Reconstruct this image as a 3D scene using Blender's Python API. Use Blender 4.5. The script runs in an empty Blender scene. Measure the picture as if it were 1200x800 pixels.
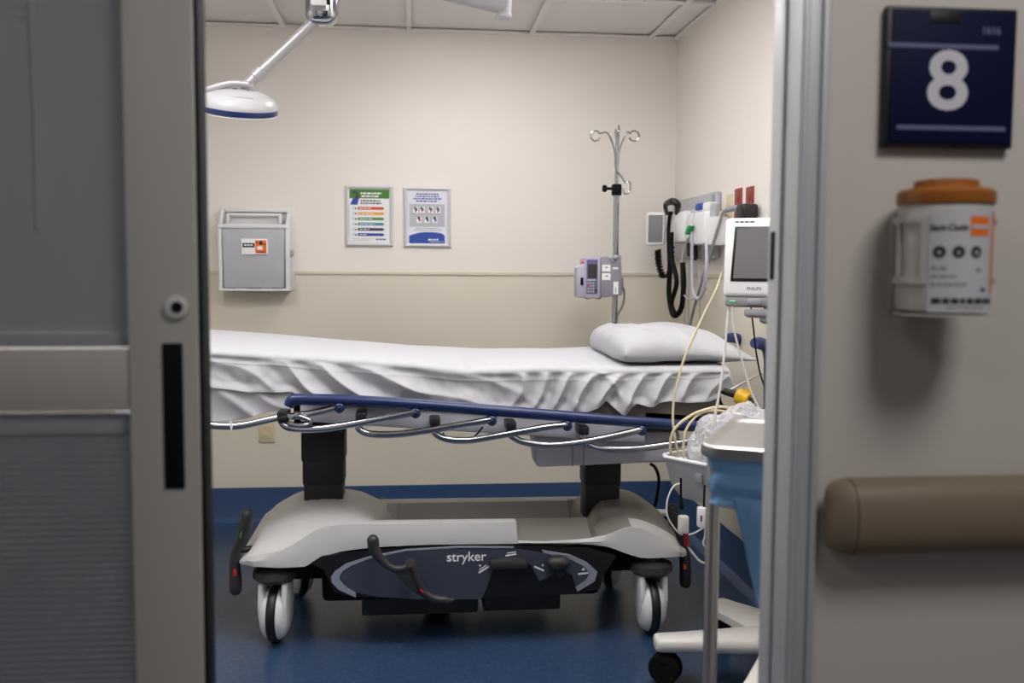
import bpy, bmesh, math, random
import numpy as np
from mathutils import Vector, Matrix, noise
random.seed(7)
SC = bpy.context.scene
COL = SC.collection
# ------------------------------------------------------------------ camera numbers
FPX, YAW, PIT, ROL, CH = 1154.0, .1037, .0746, .0061, 1.28
_f = Vector((math.sin(YAW)*math.cos(PIT), math.cos(YAW)*math.cos(PIT), -math.sin(PIT)))
_r0 = Vector((math.cos(YAW), -math.sin(YAW), 0)); _u0 = _r0.cross(_f)
_r = _r0*math.cos(ROL)+_u0*math.sin(ROL); _u = -_r0*math.sin(ROL)+_u0*math.cos(ROL)
def P(px, py, Y=None, X=None, Z=None):
    """the point of the place seen at a pixel, at a known depth Y (or wall X, or height Z)"""
    d = _f+(px-600)/FPX*_r-(py-400)/FPX*_u
    if Y is not None: t = Y/d.y
    elif X is not None: t = X/d.x
    else: t = (Z-CH)/d.z
    return Vector((0, 0, CH))+d*t
# ------------------------------------------------------------------ materials
def lin(c):
    return tuple(((v/255)/12.92 if v/255 <= .04045 else ((v/255+.055)/1.055)**2.4) for v in c)+(1,)
def mat(name, rgb, rough=.5, metal=0, bump=0, scale=60, mottle=0, coat=0, alpha=1, trans=0, emit=0, spec=None, rgb2=None):
    m = bpy.data.materials.new(name); m.use_nodes = True
    nt = m.node_tree; b = nt.nodes['Principled BSDF']
    b.inputs['Base Color'].default_value = lin(rgb); b.inputs['Roughness'].default_value = rough
    b.inputs['Metallic'].default_value = metal; b.inputs['Coat Weight'].default_value = coat
    b.inputs['Alpha'].default_value = alpha; b.inputs['Transmission Weight'].default_value = trans
    if spec is not None: b.inputs['Specular IOR Level'].default_value = spec
    if emit:
        b.inputs['Emission Color'].default_value = lin(rgb); b.inputs['Emission Strength'].default_value = emit
    if bump or mottle or rgb2:
        tc = nt.nodes.new('ShaderNodeTexCoord'); n = nt.nodes.new('ShaderNodeTexNoise')
        n.inputs['Scale'].default_value = scale; n.inputs['Detail'].default_value = 4
        nt.links.new(tc.outputs['Object'], n.inputs['Vector'])
        if bump:
            bp = nt.nodes.new('ShaderNodeBump'); bp.inputs['Strength'].default_value = bump; bp.inputs['Distance'].default_value = .004
            nt.links.new(n.outputs['Fac'], bp.inputs['Height']); nt.links.new(bp.outputs['Normal'], b.inputs['Normal'])
        if mottle or rgb2:
            r = nt.nodes.new('ShaderNodeValToRGB'); c = lin(rgb); c2 = lin(rgb2) if rgb2 else tuple(v*(1-mottle) for v in c[:3])+(1,)
            r.color_ramp.elements[0].position = .35; r.color_ramp.elements[0].color = c2
            r.color_ramp.elements[1].position = .65; r.color_ramp.elements[1].color = c
            nt.links.new(n.outputs['Fac'], r.inputs['Fac']); nt.links.new(r.outputs['Color'], b.inputs['Base Color'])
    return m
def floor_mat():
    m = mat('blue_vinyl', (60, 100, 152), .33, spec=.5)
    nt = m.node_tree; b = nt.nodes['Principled BSDF']
    tc = nt.nodes.new('ShaderNodeTexCoord')
    n = nt.nodes.new('ShaderNodeTexNoise'); n.inputs['Scale'].default_value = 95; n.inputs['Detail'].default_value = 3
    r = nt.nodes.new('ShaderNodeValToRGB'); e = r.color_ramp.elements
    e[0].position = .36; e[0].color = lin((36, 56, 86)); e[1].position = .64; e[1].color = lin((52, 76, 108))
    v = nt.nodes.new('ShaderNodeTexVoronoi'); v.inputs['Scale'].default_value = 55
    s = nt.nodes.new('ShaderNodeValToRGB'); s.color_ramp.elements[0].position = .06; s.color_ramp.elements[0].color = (1, 1, 1, 1)
    s.color_ramp.elements[1].position = .13; s.color_ramp.elements[1].color = (0, 0, 0, 1)
    mx = nt.nodes.new('ShaderNodeMix'); mx.data_type = 'RGBA'; mx.inputs['B'].default_value = lin((96, 122, 150))
    nt.links.new(tc.outputs['Object'], n.inputs['Vector']); nt.links.new(tc.outputs['Object'], v.inputs['Vector'])
    nt.links.new(n.outputs['Fac'], r.inputs['Fac']); nt.links.new(v.outputs['Distance'], s.inputs['Fac'])
    nt.links.new(s.outputs['Color'], mx.inputs['Factor']); nt.links.new(r.outputs['Color'], mx.inputs['A'])
    nt.links.new(mx.outputs['Result'], b.inputs['Base Color'])
    return m
def film_mat(name, rgb, op, rough=.15):
    m = bpy.data.materials.new(name); m.use_nodes = True; nt = m.node_tree
    b = nt.nodes['Principled BSDF']; out = nt.nodes['Material Output']
    b.inputs['Base Color'].default_value = lin(rgb); b.inputs['Roughness'].default_value = rough
    t = nt.nodes.new('ShaderNodeBsdfTransparent'); x = nt.nodes.new('ShaderNodeMixShader'); x.inputs[0].default_value = op
    nt.links.new(t.outputs[0], x.inputs[1]); nt.links.new(b.outputs[0], x.inputs[2]); nt.links.new(x.outputs[0], out.inputs[0])
    return m
M = dict(
    cream=mat('cream_paint', (234, 228, 222), .6, bump=.12, scale=240),
    tan=mat('tan_wainscot_paint', (220, 213, 198), .5, bump=.08, scale=240),
    tantrim=mat('tan_rail_vinyl', (214, 206, 188), .45),
    hallpaint=mat('corridor_paint', (205, 198, 191), .6, bump=.1, scale=240),
    ceil=mat('ceiling_tile', (236, 234, 231), .9, bump=.35, scale=300, mottle=.05),
    tbar=mat('ceiling_grid_metal', (238, 236, 233), .5),
    floor=floor_mat(), cove=mat('blue_cove_vinyl', (54, 80, 120), .4),
    hallfloor=mat('corridor_vinyl', (78, 74, 70), .4, mottle=.1),
    alu=mat('satin_aluminium', (190, 191, 196), .42, .2),
    door=mat('door_metal', (190, 187, 182), .5, .1),
    black=mat('black_rubber', (10, 10, 11), .75, spec=.2), blackp=mat('black_plastic', (20, 20, 22), .4),
    charcoal=mat('charcoal_plastic', (46, 47, 50), .45, bump=.1, scale=300),
    column=mat('column_black', (24, 25, 26), .5),
    chrome=mat('chrome', (176, 178, 184), .13, 1), steel=mat('brushed_steel', (196, 194, 192), .36, 1),
    white=mat('white_plastic', (226, 226, 228), .35), offwhite=mat('offwhite_plastic', (212, 210, 206), .4),
    lav=mat('lavender_plastic', (176, 174, 192), .4), lavd=mat('lavender_grey_plastic', (142, 139, 152), .45),
    grey=mat('grey_plastic', (140, 141, 146), .45), lgrey=mat('light_grey_plastic', (176, 177, 181), .42),
    boardg=mat('board_grey', (176, 176, 182), .4),
    cover=mat('stretcher_cover_grey', (212, 212, 213), .38), step_and_shade=mat('step_and_shade_grey', (140, 137, 131), .4),
    pan=mat('pan_blue_grey', (190, 192, 200), .42),
    navy=mat('navy_rail', (20, 40, 88), .33), slate=mat('slate_panel', (62, 68, 84), .42), stripe=mat('stripe_grey', (142, 148, 164), .4),
    sheet=mat('white_cotton', (186, 187, 193), .85, bump=.1, scale=700), pillow=mat('pillow_cotton', (178, 179, 184), .85, bump=.1, scale=700),
    mattress=mat('mattress_vinyl', (112, 104, 98), .5),
    signblue=mat('sign_navy', (8, 14, 54), .6, spec=.15), signblack=mat('sign_edge', (10, 10, 12), .5), signwhite=mat('sign_white', (206, 204, 210), .5), signgrey=mat('sign_rule', (96, 102, 138), .5),
    orange=mat('orange_lid', (158, 92, 26), .4), vorange=mat('label_orange', (236, 116, 34), .5),
    canister=mat('canister_white', (188, 185, 180), .35), label=mat('label_white', (196, 195, 202), .5), ink=mat('label_ink', (38, 38, 46), .6), inkg=mat('label_grey_ink', (140, 140, 146), .6),
    handrail=mat('handrail_tan', (128, 112, 94), .45, bump=.1, scale=200),
    paper=mat('poster_paper', (232, 232, 234), .5), lavpaper=mat('poster_lilac_paper', (222, 222, 234), .5),
    frame=mat('frame_silver', (214, 216, 218), .35, .15),
    green=mat('print_green', (62, 122, 42), .5), pred=mat('print_red', (206, 78, 54), .5), porange=mat('print_amber', (230, 160, 66), .5),
    pgreen=mat('print_leaf', (80, 142, 66), .5), pteal=mat('print_teal', (62, 140, 160), .5), pnavy=mat('print_plum', (54, 50, 92), .5), pblue=mat('print_blue', (38, 74, 160), .5),
    pgrey=mat('print_grey', (182, 184, 192), .5), pwhite=mat('print_white', (240, 240, 242), .5), pdark=mat('print_dark', (58, 58, 72), .5),
    sharps=mat('smoky_plastic', (182, 185, 192), .25, mottle=.06, scale=14), 
    outlet=mat('outlet_ivory', (212, 198, 164), .4), red=mat('outlet_red', (132, 36, 26), .4),
    screen=mat('screen_grey', (104, 104, 105), .3), bezel=mat('bezel_black', (16, 16, 18), .35), lcd=mat('lcd_dark', (52, 54, 50), .25),
    key=mat('keypad_violet', (96, 92, 140), .5), pink=mat('alarm_red', (214, 84, 100), .4), gdot=mat('mark_green', (40, 160, 84), .5), rdot=mat('mark_red', (190, 44, 40), .5),
    led=mat('power_led_green', (70, 200, 130), .4, emit=.5),
    cream_cable=mat('cream_cable', (222, 208, 176), .45), white_cable=mat('white_cable', (224, 222, 218), .45), greyc=mat('grey_hose', (128, 128, 130), .45),
    drape=mat('blue_drape', (104, 148, 192), .75, bump=.3, scale=60), yellow=mat('yellow_cap', (226, 180, 28), .4),
    bag=film_mat('clear_bag', (236, 236, 242), .45, .10), glass=film_mat('door_glass', (120, 122, 128), .25, .08),
    blind=mat('blind_grey', (206, 206, 212), .5), blindrail=mat('blind_rail', (228, 228, 230), .45),
    navyp=mat('push_handle_blue', (40, 56, 108), .4), lampw=mat('lamp_white', (184, 184, 188), .3), lampg=mat('lamp_grey', (176, 172, 176), .35, .3),
    diffuser=mat('light_diffuser', (255, 252, 250), .5, emit=1),
)
def setemit(m, s): m.node_tree.nodes['Principled BSDF'].inputs['Emission Strength'].default_value = s
setemit(M['diffuser'], 21.0)
M['diffuser_dim'] = mat('light_diffuser_dim', (255, 252, 250), .5, emit=13.5)
# ------------------------------------------------------------------ mesh builder
def catmull(pts, k=6, closed=False):
    pts = [Vector(p) for p in pts]; n = len(pts)
    if n < 3: return pts
    out = []
    rng = range(n if closed else n-1)
    for i in rng:
        p1, p2 = pts[i], pts[(i+1) % n]
        p0 = pts[i-1] if (closed or i > 0) else p1*2-p2
        p3 = pts[(i+2) % n] if (closed or i+2 < n) else p2*2-p1
        for j in range(k):
            t = j/k
            out.append(.5*((2*p1)+(p2-p0)*t+(2*p0-5*p1+4*p2-p3)*t*t+(3*p1-p0-3*p2+p3)*t**3))
    if not closed: out.append(pts[-1])
    return out
class MB:
    def __init__(s): s.v = []; s.f = []; s.mi = []; s.m = 0
    def add(s, vs, fs):
        o = len(s.v); s.v += [Vector(v) for v in vs]
        for f in fs: s.f.append([o+i for i in f]); s.mi.append(s.m)
        return s
    def bm(s, b, T=None):
        b.verts.ensure_lookup_table(); b.verts.index_update()
        vs = [(T @ v.co) if T else v.co.copy() for v in b.verts]
        s.add(vs, [[v.index for v in f.verts] for f in b.faces]); b.free(); return s
    def box(s, a, c, bev=0, T=None, seg=2):
        a, c = Vector(a), Vector(c); b = bmesh.new(); bmesh.ops.create_cube(b, size=1)
        for v in b.verts: v.co = Vector(((a[i]+c[i])/2+v.co[i]*abs(c[i]-a[i]) for i in range(3)))
        if bev: bmesh.ops.bevel(b, geom=b.edges[:], offset=bev, segments=seg, profile=.5, affect='EDGES')
        return s.bm(b, T)
    def tube(s, pts, r, n=10, k=6, closed=False, smooth=True):
        R = r if isinstance(r, (list, tuple)) else None
        pp = catmull(pts, k, closed) if smooth else [Vector(p) for p in pts]
        N = len(pp); vs = []; fs = []
        t0 = (pp[1]-pp[0]).normalized(); a = Vector((0, 0, 1)) if abs(t0.z) < .9 else Vector((1, 0, 0))
        nv = (a-t0*a.dot(t0)).normalized()
        for i, p in enumerate(pp):
            if closed: t = pp[(i+1) % N]-pp[i-1]
            else: t = pp[min(i+1, N-1)]-pp[max(i-1, 0)]
            t = t.normalized() if t.length > 1e-9 else t0
            nv = (nv-t*nv.dot(t)).normalized(); bv = t.cross(nv)
            if R:
                q = i/(N-1)*(len(R)-1); j = min(int(q), len(R)-2); rr = R[j]+(R[j+1]-R[j])*(q-j)
            else: rr = r
            for j in range(n):
                an = 2*math.pi*j/n; vs.append(p+(nv*math.cos(an)+bv*math.sin(an))*rr)
        for i in range(N if closed else N-1):
            for j in range(n):
                i2 = (i+1) % N
                fs.append([i*n+j, i*n+(j+1) % n, i2*n+(j+1) % n, i2*n+j])
        if not closed: fs.append(list(range(n))[::-1]); fs.append([(N-1)*n+j for j in range(n)])
        return s.add(vs, fs)
    def lathe(s, prof, c, axis=(0, 0, 1), n=28, a0=0, a1=2*math.pi):
        ax = Vector(axis).normalized(); q = Vector((0, 0, 1)).rotation_difference(ax); c = Vector(c)
        vs = []; fs = []; full = abs(a1-a0-2*math.pi) < 1e-6; L = n if full else n+1
        for (r, h) in prof:
            for j in range(L):
                an = a0+(a1-a0)*j/n; vs.append(c+q @ Vector((max(r, 1e-5)*math.cos(an), max(r, 1e-5)*math.sin(an), h)))
        for i in range(len(prof)-1):
            for j in range(n):
                j2 = (j+1) % L; fs.append([i*L+j, i*L+j2, (i+1)*L+j2, (i+1)*L+j])
        if full:
            fs.append(list(range(L))[::-1]); fs.append([(len(prof)-1)*L+j for j in range(L)])
        return s.add(vs, fs)
    def cyl(s, a, b, r, r2=None, n=20, bev=0):
        a, b = Vector(a), Vector(b); L = (b-a).length; r2 = r if r2 is None else r2
        pr = [(r, 0), (r2, L)] if not bev else [(r-bev, 0), (r, bev), (r2, L-bev), (r2-bev, L)]
        return s.lathe(pr, a, b-a, n)
    def ball(s, c, rx, ry=None, rz=None, T=None, n=20):
        ry = rx if ry is None else ry; rz = rx if rz is None else rz
        b = bmesh.new(); bmesh.ops.create_uvsphere(b, u_segments=n, v_segments=n//2+2, radius=1)
        X = Matrix.Translation(Vector(c)) @ (T or Matrix.Identity(4)) @ Matrix.Diagonal((rx, ry, rz, 1))
        return s.bm(b, X)
    def prism(s, poly, ext, bev=0):
        """poly: list of 3D points in a plane; ext: extrusion vector"""
        poly = [Vector(p) for p in poly]; e = Vector(ext); b = bmesh.new()
        v0 = [b.verts.new(p) for p in poly]; v1 = [b.verts.new(p+e) for p in poly]; n = len(poly)
        b.faces.new(v0); b.faces.new(v1[::-1])
        for i in range(n): b.faces.new((v0[i], v1[i], v1[(i+1) % n], v0[(i+1) % n]))
        bmesh.ops.recalc_face_normals(b, faces=b.faces[:])
        if bev:
            bmesh.ops.bevel(b, geom=[x for x in b.edges if x.calc_face_angle(0) > .5], offset=bev, segments=2, profile=.5, affect='EDGES')
        bmesh.ops.triangulate(b, faces=[f for f in b.faces if len(f.verts) > 4])
        return s.bm(b)
    def grid(s, rows, closed_u=False):
        nu, nv = len(rows), len(rows[0])
        vs = [p for r in rows for p in r]; fs = []
        for i in range(nu-1):
            for j in range(nv if closed_u else nv-1):
                j2 = (j+1) % nv; fs.append([i*nv+j, i*nv+j2, (i+1)*nv+j2, (i+1)*nv+j])
        return s.add(vs, fs)
    def text(s, body, size, T, align='CENTER', ext=.0005, bold=0):
        cu = bpy.data.curves.new('t', 'FONT'); cu.body = body; cu.size = size; cu.align_x = align; cu.align_y = 'CENTER'
        cu.extrude = ext; cu.offset = bold; cu.resolution_u = 4
        o = bpy.data.objects.new('t', cu); COL.objects.link(o)
        dg = bpy.context.evaluated_depsgraph_get(); me = bpy.data.meshes.new_from_object(o.evaluated_get(dg))
        s.add([T @ v.co for v in me.vertices], [list(p.vertices) for p in me.polygons])
        bpy.data.objects.remove(o); bpy.data.meshes.remove(me); bpy.data.curves.remove(cu); return s
    def build(s, name, mats, parent=None, sub=0, flat=False, ang=38, solid=0, norm=True):
        me = bpy.data.meshes.new(name); org = ORG.get(parent, Vector()) if parent else s.center()
        b = bmesh.new(); vv = [b.verts.new(v-org) for v in s.v]; b.verts.ensure_lookup_table()
        for f, mi in zip(s.f, s.mi):
            if len(set(f)) < 3: continue
            try: q = b.faces.new([vv[i] for i in f]); q.material_index = mi
            except ValueError: pass
        if norm: bmesh.ops.recalc_face_normals(b, faces=b.faces[:])
        b.to_mesh(me); b.free()
        for m in (mats if isinstance(mats, (list, tuple)) else [mats]): me.materials.append(M[m] if isinstance(m, str) else m)
        if not flat:
            me.polygons.foreach_set('use_smooth', [True]*len(me.polygons))
            me.set_sharp_from_angle(angle=math.radians(ang))
        o = bpy.data.objects.new(name, me); COL.objects.link(o)
        if parent: o.parent = parent; ORG[o] = ORG[parent]
        else: o.location = org; ORG[o] = org
        if solid:
            md = o.modifiers.new('thickness', 'SOLIDIFY'); md.thickness = solid; md.offset = 0
        if sub:
            md = o.modifiers.new('smooth', 'SUBSURF'); md.levels = sub; md.render_levels = sub
        return o
    def center(s):
        lo = [min(v[i] for v in s.v) for i in range(3)]; hi = [max(v[i] for v in s.v) for i in range(3)]
        return Vector(((lo[0]+hi[0])/2, (lo[1]+hi[1])/2, lo[2]))
ORG = {}
def tag(o, label=None, cat=None, group=None, kind=None):
    if label: o['label'] = label
    if cat: o['category'] = cat
    if group: o['group'] = group
    if kind: o['kind'] = kind
    return o
def thing(name, loc, label, cat, group=None):
    o = bpy.data.objects.new(name, None); COL.objects.link(o); o.location = Vector(loc); o.empty_display_size = .05
    ORG[o] = Vector(loc); return tag(o, label, cat, group)
def struct(o, label=None, cat=None): return tag(o, label, cat, kind='structure')
def B(*a, **k): return MB().box(*a, **k)
def Tm(loc, rx=0, ry=0, rz=0):
    return Matrix.Translation(Vector(loc)) @ Matrix.Rotation(rz, 4, 'Z') @ Matrix.Rotation(ry, 4, 'Y') @ Matrix.Rotation(rx, 4, 'X')
PI = math.pi
def wallT(loc, rz=0): return Tm(loc, PI/2, 0, rz)      # text standing upright, facing -Y (turned by rz)
# ================================================================== THE SETTING
D, XR, XL, CZ, YF = 4.989, 1.357, -1.75, 2.44, 1.55
RZ = 1.25; CV = .172
w = MB(); w.m = 0; w.box((XL, D, RZ), (XR+.1, D+.1, CZ+.05)); w.m = 1; w.box((XL, D, 0), (XR+.1, D+.1, RZ))
struct(w.build('wall_back', ['cream', 'tan']), 'cream back wall with tan painted lower half', 'wall')
w = MB(); w.m = 0; w.box((XR, 1.67, RZ), (XR+.1, D, CZ+.05)); w.m = 1; w.box((XR, 1.67, 0), (XR+.1, D, RZ))
struct(w.build('wall_right', ['cream', 'tan']), 'cream right wall carrying the diagnostic board', 'wall')
w = MB(); w.m = 0; w.box((XL-.1, 1.67, RZ), (XL, D+.1, CZ+.05)); w.m = 1; w.box((XL-.1, 1.67, 0), (XL, D+.1, RZ))
struct(w.build('wall_left', ['cream', 'tan']), 'cream left wall of the room hidden behind the door', 'wall')
w = MB().box((.668, YF, 0), (2.6, 1.67, 2.75)); w.box((-1.0, YF+.02, 2.16), (.668, 1.67, 2.75)); w.box((-2.6, YF+.02, 0), (-1.0, 1.67, 2.75))
struct(w.build('wall_front', 'hallpaint'), 'grey beige corridor wall beside the doorway', 'wall')
struct(B((-3, 1.6, -.1), (3, D+.2, 0)).build('floor', 'floor'), 'speckled blue vinyl floor of the room', 'floor')
struct(B((-3, -3.2, -.1), (3, 1.6, 0)).build('floor_corridor', 'hallfloor'), 'corridor floor in front of the doorway', 'floor')
# ceiling: tiles with an exposed grid
w = MB(); w.m = 0; w.box((XL-.1, 1.67, CZ+.018), (XR+.1, D+.1, CZ+.06)); w.m = 1
gx = [-.6116+.6096*k for k in range(-2, 5)]; gy = [4.33-.6096*k for k in range(0, 5)]
for x in gx:
    if XL < x < XR: w.box((x-.012, 1.67, CZ), (x+.012, D, CZ+.01))
for y in gy: w.box((XL, y-.012, CZ+.0005), (XR, y+.012, CZ+.0098))
w.box((XL, D-.022, CZ+.0003), (XR, D, CZ+.0096)); w.box((XR-.022, 1.67, CZ+.0002), (XR, D, CZ+.0094))
struct(w.build('ceiling', ['ceil', 'tbar']), 'white tiled ceiling with a metal grid', 'ceiling')
struct(B((-3, -3.2, 2.75), (3, 1.67, 2.8)).build('ceiling_corridor', 'ceil'), 'corridor ceiling above the viewer', 'ceiling')
# cove bases and rails
def cove(axis):
    rows = []
    for (d, z) in [(.0035, CV), (.004, .05), (.012, .018), (.03, .004), (.05, .0005)]:
        rows.append([Vector((XL, D-d, z)), Vector((XR, D-d, z))] if axis == 'b' else [Vector((XR-d, 1.7, z)), Vector((XR-d, D, z))])
    return MB().grid(rows)
struct(cove('b').build('baseboard_back', 'cove'), 'blue vinyl cove base along the back wall', 'baseboard')
struct(cove('r').build('baseboard_right', 'cove'), 'blue vinyl cove base along the right wall', 'baseboard')
struct(B((XL, D-.006, RZ-.009), (XR, D+.001, RZ+.009), .002).build('trim_1', 'tantrim'), 'thin tan rail strip along the back wall', 'trim')
struct(B((XR-.006, 1.7, RZ-.009), (XR+.001, D-.006, RZ+.009), .002).build('trim_2', 'tantrim'), 'thin tan rail strip along the right wall', 'trim')
# door jamb
e = thing('trim_3', (.64, 1.6, 0), 'brushed aluminium jamb on the right of the doorway', 'door jamb'); struct(e)
w = MB(); w.box((.622, YF-.006, 0), (.668, 1.67, 2.16), .003); w.box((.626, YF-.012, 0), (.634, YF-.003, 2.16), .002); w.box((.655, YF-.014, 0), (.667, YF-.003, 2.16), .003)
w.box((.617, YF+.055, 0), (.6225, YF+.075, 2.16), .001)
w.build('jamb_channel', 'alu', e)
MB().box((.6185, 1.634, 1.262), (.6225, 1.653, 1.345), .0015).build('strike_slot', 'black', e)
# sliding door
e = thing('door_1', (-.55, 1.58, 0), 'grey sliding glass door with blinds and black edge gasket', 'door'); struct(e)
y0, y1 = 1.552, 1.604
w = MB(); w.box((-.428, y0, 0.02), (-.324, y1, 2.14), .003); w.box((-.80, y0, .02), (-.722, y1, 2.14), .003)
w.box((-.722, y0+.004, 1.058), (-.428, y1-.004, 1.152), .002); w.box((-.722, y0+.004, .02), (-.428, y1-.004, .26), .002); w.box((-.722, y0+.004, 2.0), (-.428, y1-.004, 2.14), .002)
w.build('door_frame', 'door', e)
MB().box((-.3245, y0+.006, .02), (-.318, y1+.012, 2.14), .002).build('edge_gasket', 'black', e)
w = MB(); w.m = 0; w.lathe([(.008, 0), (.0165, 0), (.018, .003), (.017, .007), (.010, .009)], P(207, 360, Y=y0), (0, -1, 0), 28); w.m = 1
c = P(207, 360, Y=y0-.0095); w.lathe([(.0001, -.002), (.0085, -.002), (.0085, .0005)], c, (0, -1, 0), 20)
w.build('lock_cylinder', ['offwhite', 'black'], e)
a, b_ = P(190, 402, Y=y0), P(217, 572, Y=y0)
MB().box((a.x, y0-.003, b_.z), (b_.x, y0+.002, a.z), .0015).build('pull_handle', 'black', e)
for (za, zb, br) in ((1.152, 2.0, 1.166), (.26, 1.058, 1.03)):
    MB().box((-.721, y0+.012, za+.002), (-.429, y0+.016, zb-.002)).build('glass_pane', 'glass', e)
    w = MB(); z = za+.012; fz, bz = (.0, .0118) if za > 1 else (.0118, .0)
    while z < zb-.01:
        w.prism([(-.715, 1.578, z+fz), (-.715, 1.578+.0025+.004*(za < 1), z+bz), (-.715, 1.5786+.0025+.004*(za < 1), z+bz), (-.715, 1.5786, z+fz)], (.28, 0, 0)); z += .0105
    w.build('blind_slats', 'blind', e, flat=True)
    MB().box((-.72, 1.571, br-.011), (-.43, 1.577, br+.011), .002).build('blind_rail', 'blindrail', e)
MB().tube([P(35, 0, Y=1.574), P(41, 130, Y=1.574), P(45, 268, Y=1.574)], .0022, 8).build('blind_wand', 'white', e)
# ================================================================== CEILING LIGHTS
def luminaire(cx, cy, label, dm='diffuser', group=None):
    e = thing('ceiling_light', (cx, cy, CZ-.004), label, 'ceiling light', group)
    w = MB(); X0, X1, Y0, Y1 = cx-.290, cx+.290, cy-.290, cy+.290; z0, z1 = CZ-.006, CZ+.012
    for a, b in (((X0, Y0), (X0+.02, Y1)), ((X1-.02, Y0), (X1, Y1)), ((X0+.02, Y0), (X1-.02, Y0+.02)), ((X0+.02, Y1-.02), (X1-.02, Y1))):
        w.box((a[0], a[1], z0), (b[0], b[1], z1))
    w.build('light_frame', 'tbar', e)
    MB().box((X0+.02, Y0+.02, CZ-.003), (X1-.02, Y1-.02, CZ+.003)).build('diffuser', dm, e)
luminaire(.303, 4.0252, 'square ceiling light near the back wall, its bright edge at the top of the view', 'diffuser_dim')
luminaire(-.9164, 2.806, 'square ceiling light above the foot end of the stretcher')
luminaire(.303, 2.1964, 'square ceiling light just inside the doorway')
luminaire(.9126, 2.806, 'square ceiling light above the patient monitor and basket', 'diffuser_dim')
# ================================================================== EXAM LAMP
YL = 3.6
hc = P(280, 121, Y=YL)
e = thing('exam_lamp', hc, 'white ceiling-hung exam lamp with blue rimmed head on a jointed arm', 'lamp')
ax = Vector((.08, -.27, .95)).normalized()
R = .133
w = MB(); w.lathe([(R*.98, -.022), (R, -.012), (R*.99, .0), (R*.93, .016), (R*.8, .030), (R*.6, .041), (R*.35, .048), (R*.12, .050), (.0005, .050)], hc, ax, 44)
head = w.build('lamp_head', 'lampw', e, ang=60)
MB().lathe([(R*.97, -.031), (R*1.005, -.029), (R*1.012, -.02), (R*1.0, -.012), (R*.97, -.012)], hc, ax, 44).build('rim_band', 'navy', e)
MB().lathe([(.0005, -.040), (R*.9, -.040), (R*.985, -.036), (R*.975, -.032)], hc, ax, 44).build('lens', 'white', e)
q = Vector((0, 0, 1)).rotation_difference(ax)
def hp(x, y, h): return hc+q @ Vector((x, y, h))
for (x, y, s) in ((-.052, -.02, .012), (-.032, -.016, .016), (-.012, -.014, .014), (.03, -.016, .012), (.05, -.022, .01), (-.07, -.035, .008)):
    rr = math.hypot(x, y); h = .0485-.40*rr**2/.133*1.05
    w = MB().box((-s/2, -.003, -.001), (s/2, .003, .004), T=Matrix.Translation(hp(x, y, h)) @ q.to_matrix().to_4x4()); w.build('head_marking', 'pdark', e)
w = MB(); w.tube([hp(-.03, -.092, .032), hp(.015, -.095, .033), hp(.06, -.086, .032)], [.004, .007, .004], 8); w.build('grip_ridge', 'lgrey', e)
# yoke
yk = [P(292, 99, Y=YL-.03), P(274, 97.5, Y=YL-.03), P(256, 101, Y=YL-.03), P(240, 108, Y=YL-.02), P(231, 120, Y=YL+.01), P(236, 128, Y=YL+.02)]
MB().tube(yk, [.011, .012, .013, .013, .012], 12).build('yoke', 'lampg', e)
w = MB(); a = P(291, 103, Y=YL); w.lathe([(.02, -.014), (.023, -.008), (.023, .01), (.018, .018)], a, (.3, -.2, 1), 24); w.build('yoke_knuckle', 'lampg', e)
pa, pb = P(290, 99, Y=YL), P(372, 22, Y=YL)
dv = (pb-pa).normalized()
MB().cyl(pa, pb, .0185, .0195, 24).build('lower_arm', 'lampg', e)
w = MB(); w.cyl(pa+dv*.035, pa+dv*.075, .0235, .0235, 24, .003); w.build('arm_collar', 'lampg', e)
kc = P(377, -14, Y=YL)
w = MB(); w.box((kc.x-.057, YL-.055, kc.z-.13), (kc.x+.057, YL+.055, kc.z+.13), .042, seg=5)
kn = w.build('arm_joint', 'chrome', e, ang=70)
MB().box((kc.x+.0225, YL-.060, kc.z-.07), (kc.x+.034, YL-.05, kc.z+.1), .002).build('joint_slot', 'black', e)
MB().box((kc.x-.034, YL-.062, kc.z-.075), (kc.x+.022, YL-.05, kc.z+.1), .006).build('joint_cover', 'white', e)
pc = P(590, -4, Y=3.78)
w = MB(); a = Vector((kc.x+.03, YL, kc.z+.09)); b = Vector((pc.x, 3.78, pc.z-.005))
w.tube([a, a.lerp(b, .5), b], [.036, .048, .06], 18, smooth=False); w.build('spring_arm', 'lampw', e)
w = MB(); zb = P(590, 22, Y=3.78).z; w.lathe([(.028, 0), (.033, .004), (.0335, .012), (.0305, .016), (.0305, CZ-zb-.03)], (pc.x, 3.78, zb), (0, 0, 1), 28); w.build('ceiling_post', 'lampw', e)
MB().lathe([(.06, 0), (.11, .012), (.115, .03)], (pc.x, 3.78, CZ-.03), (0, 0, 1), 32).build('ceiling_canopy', 'lampw', e)
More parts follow.
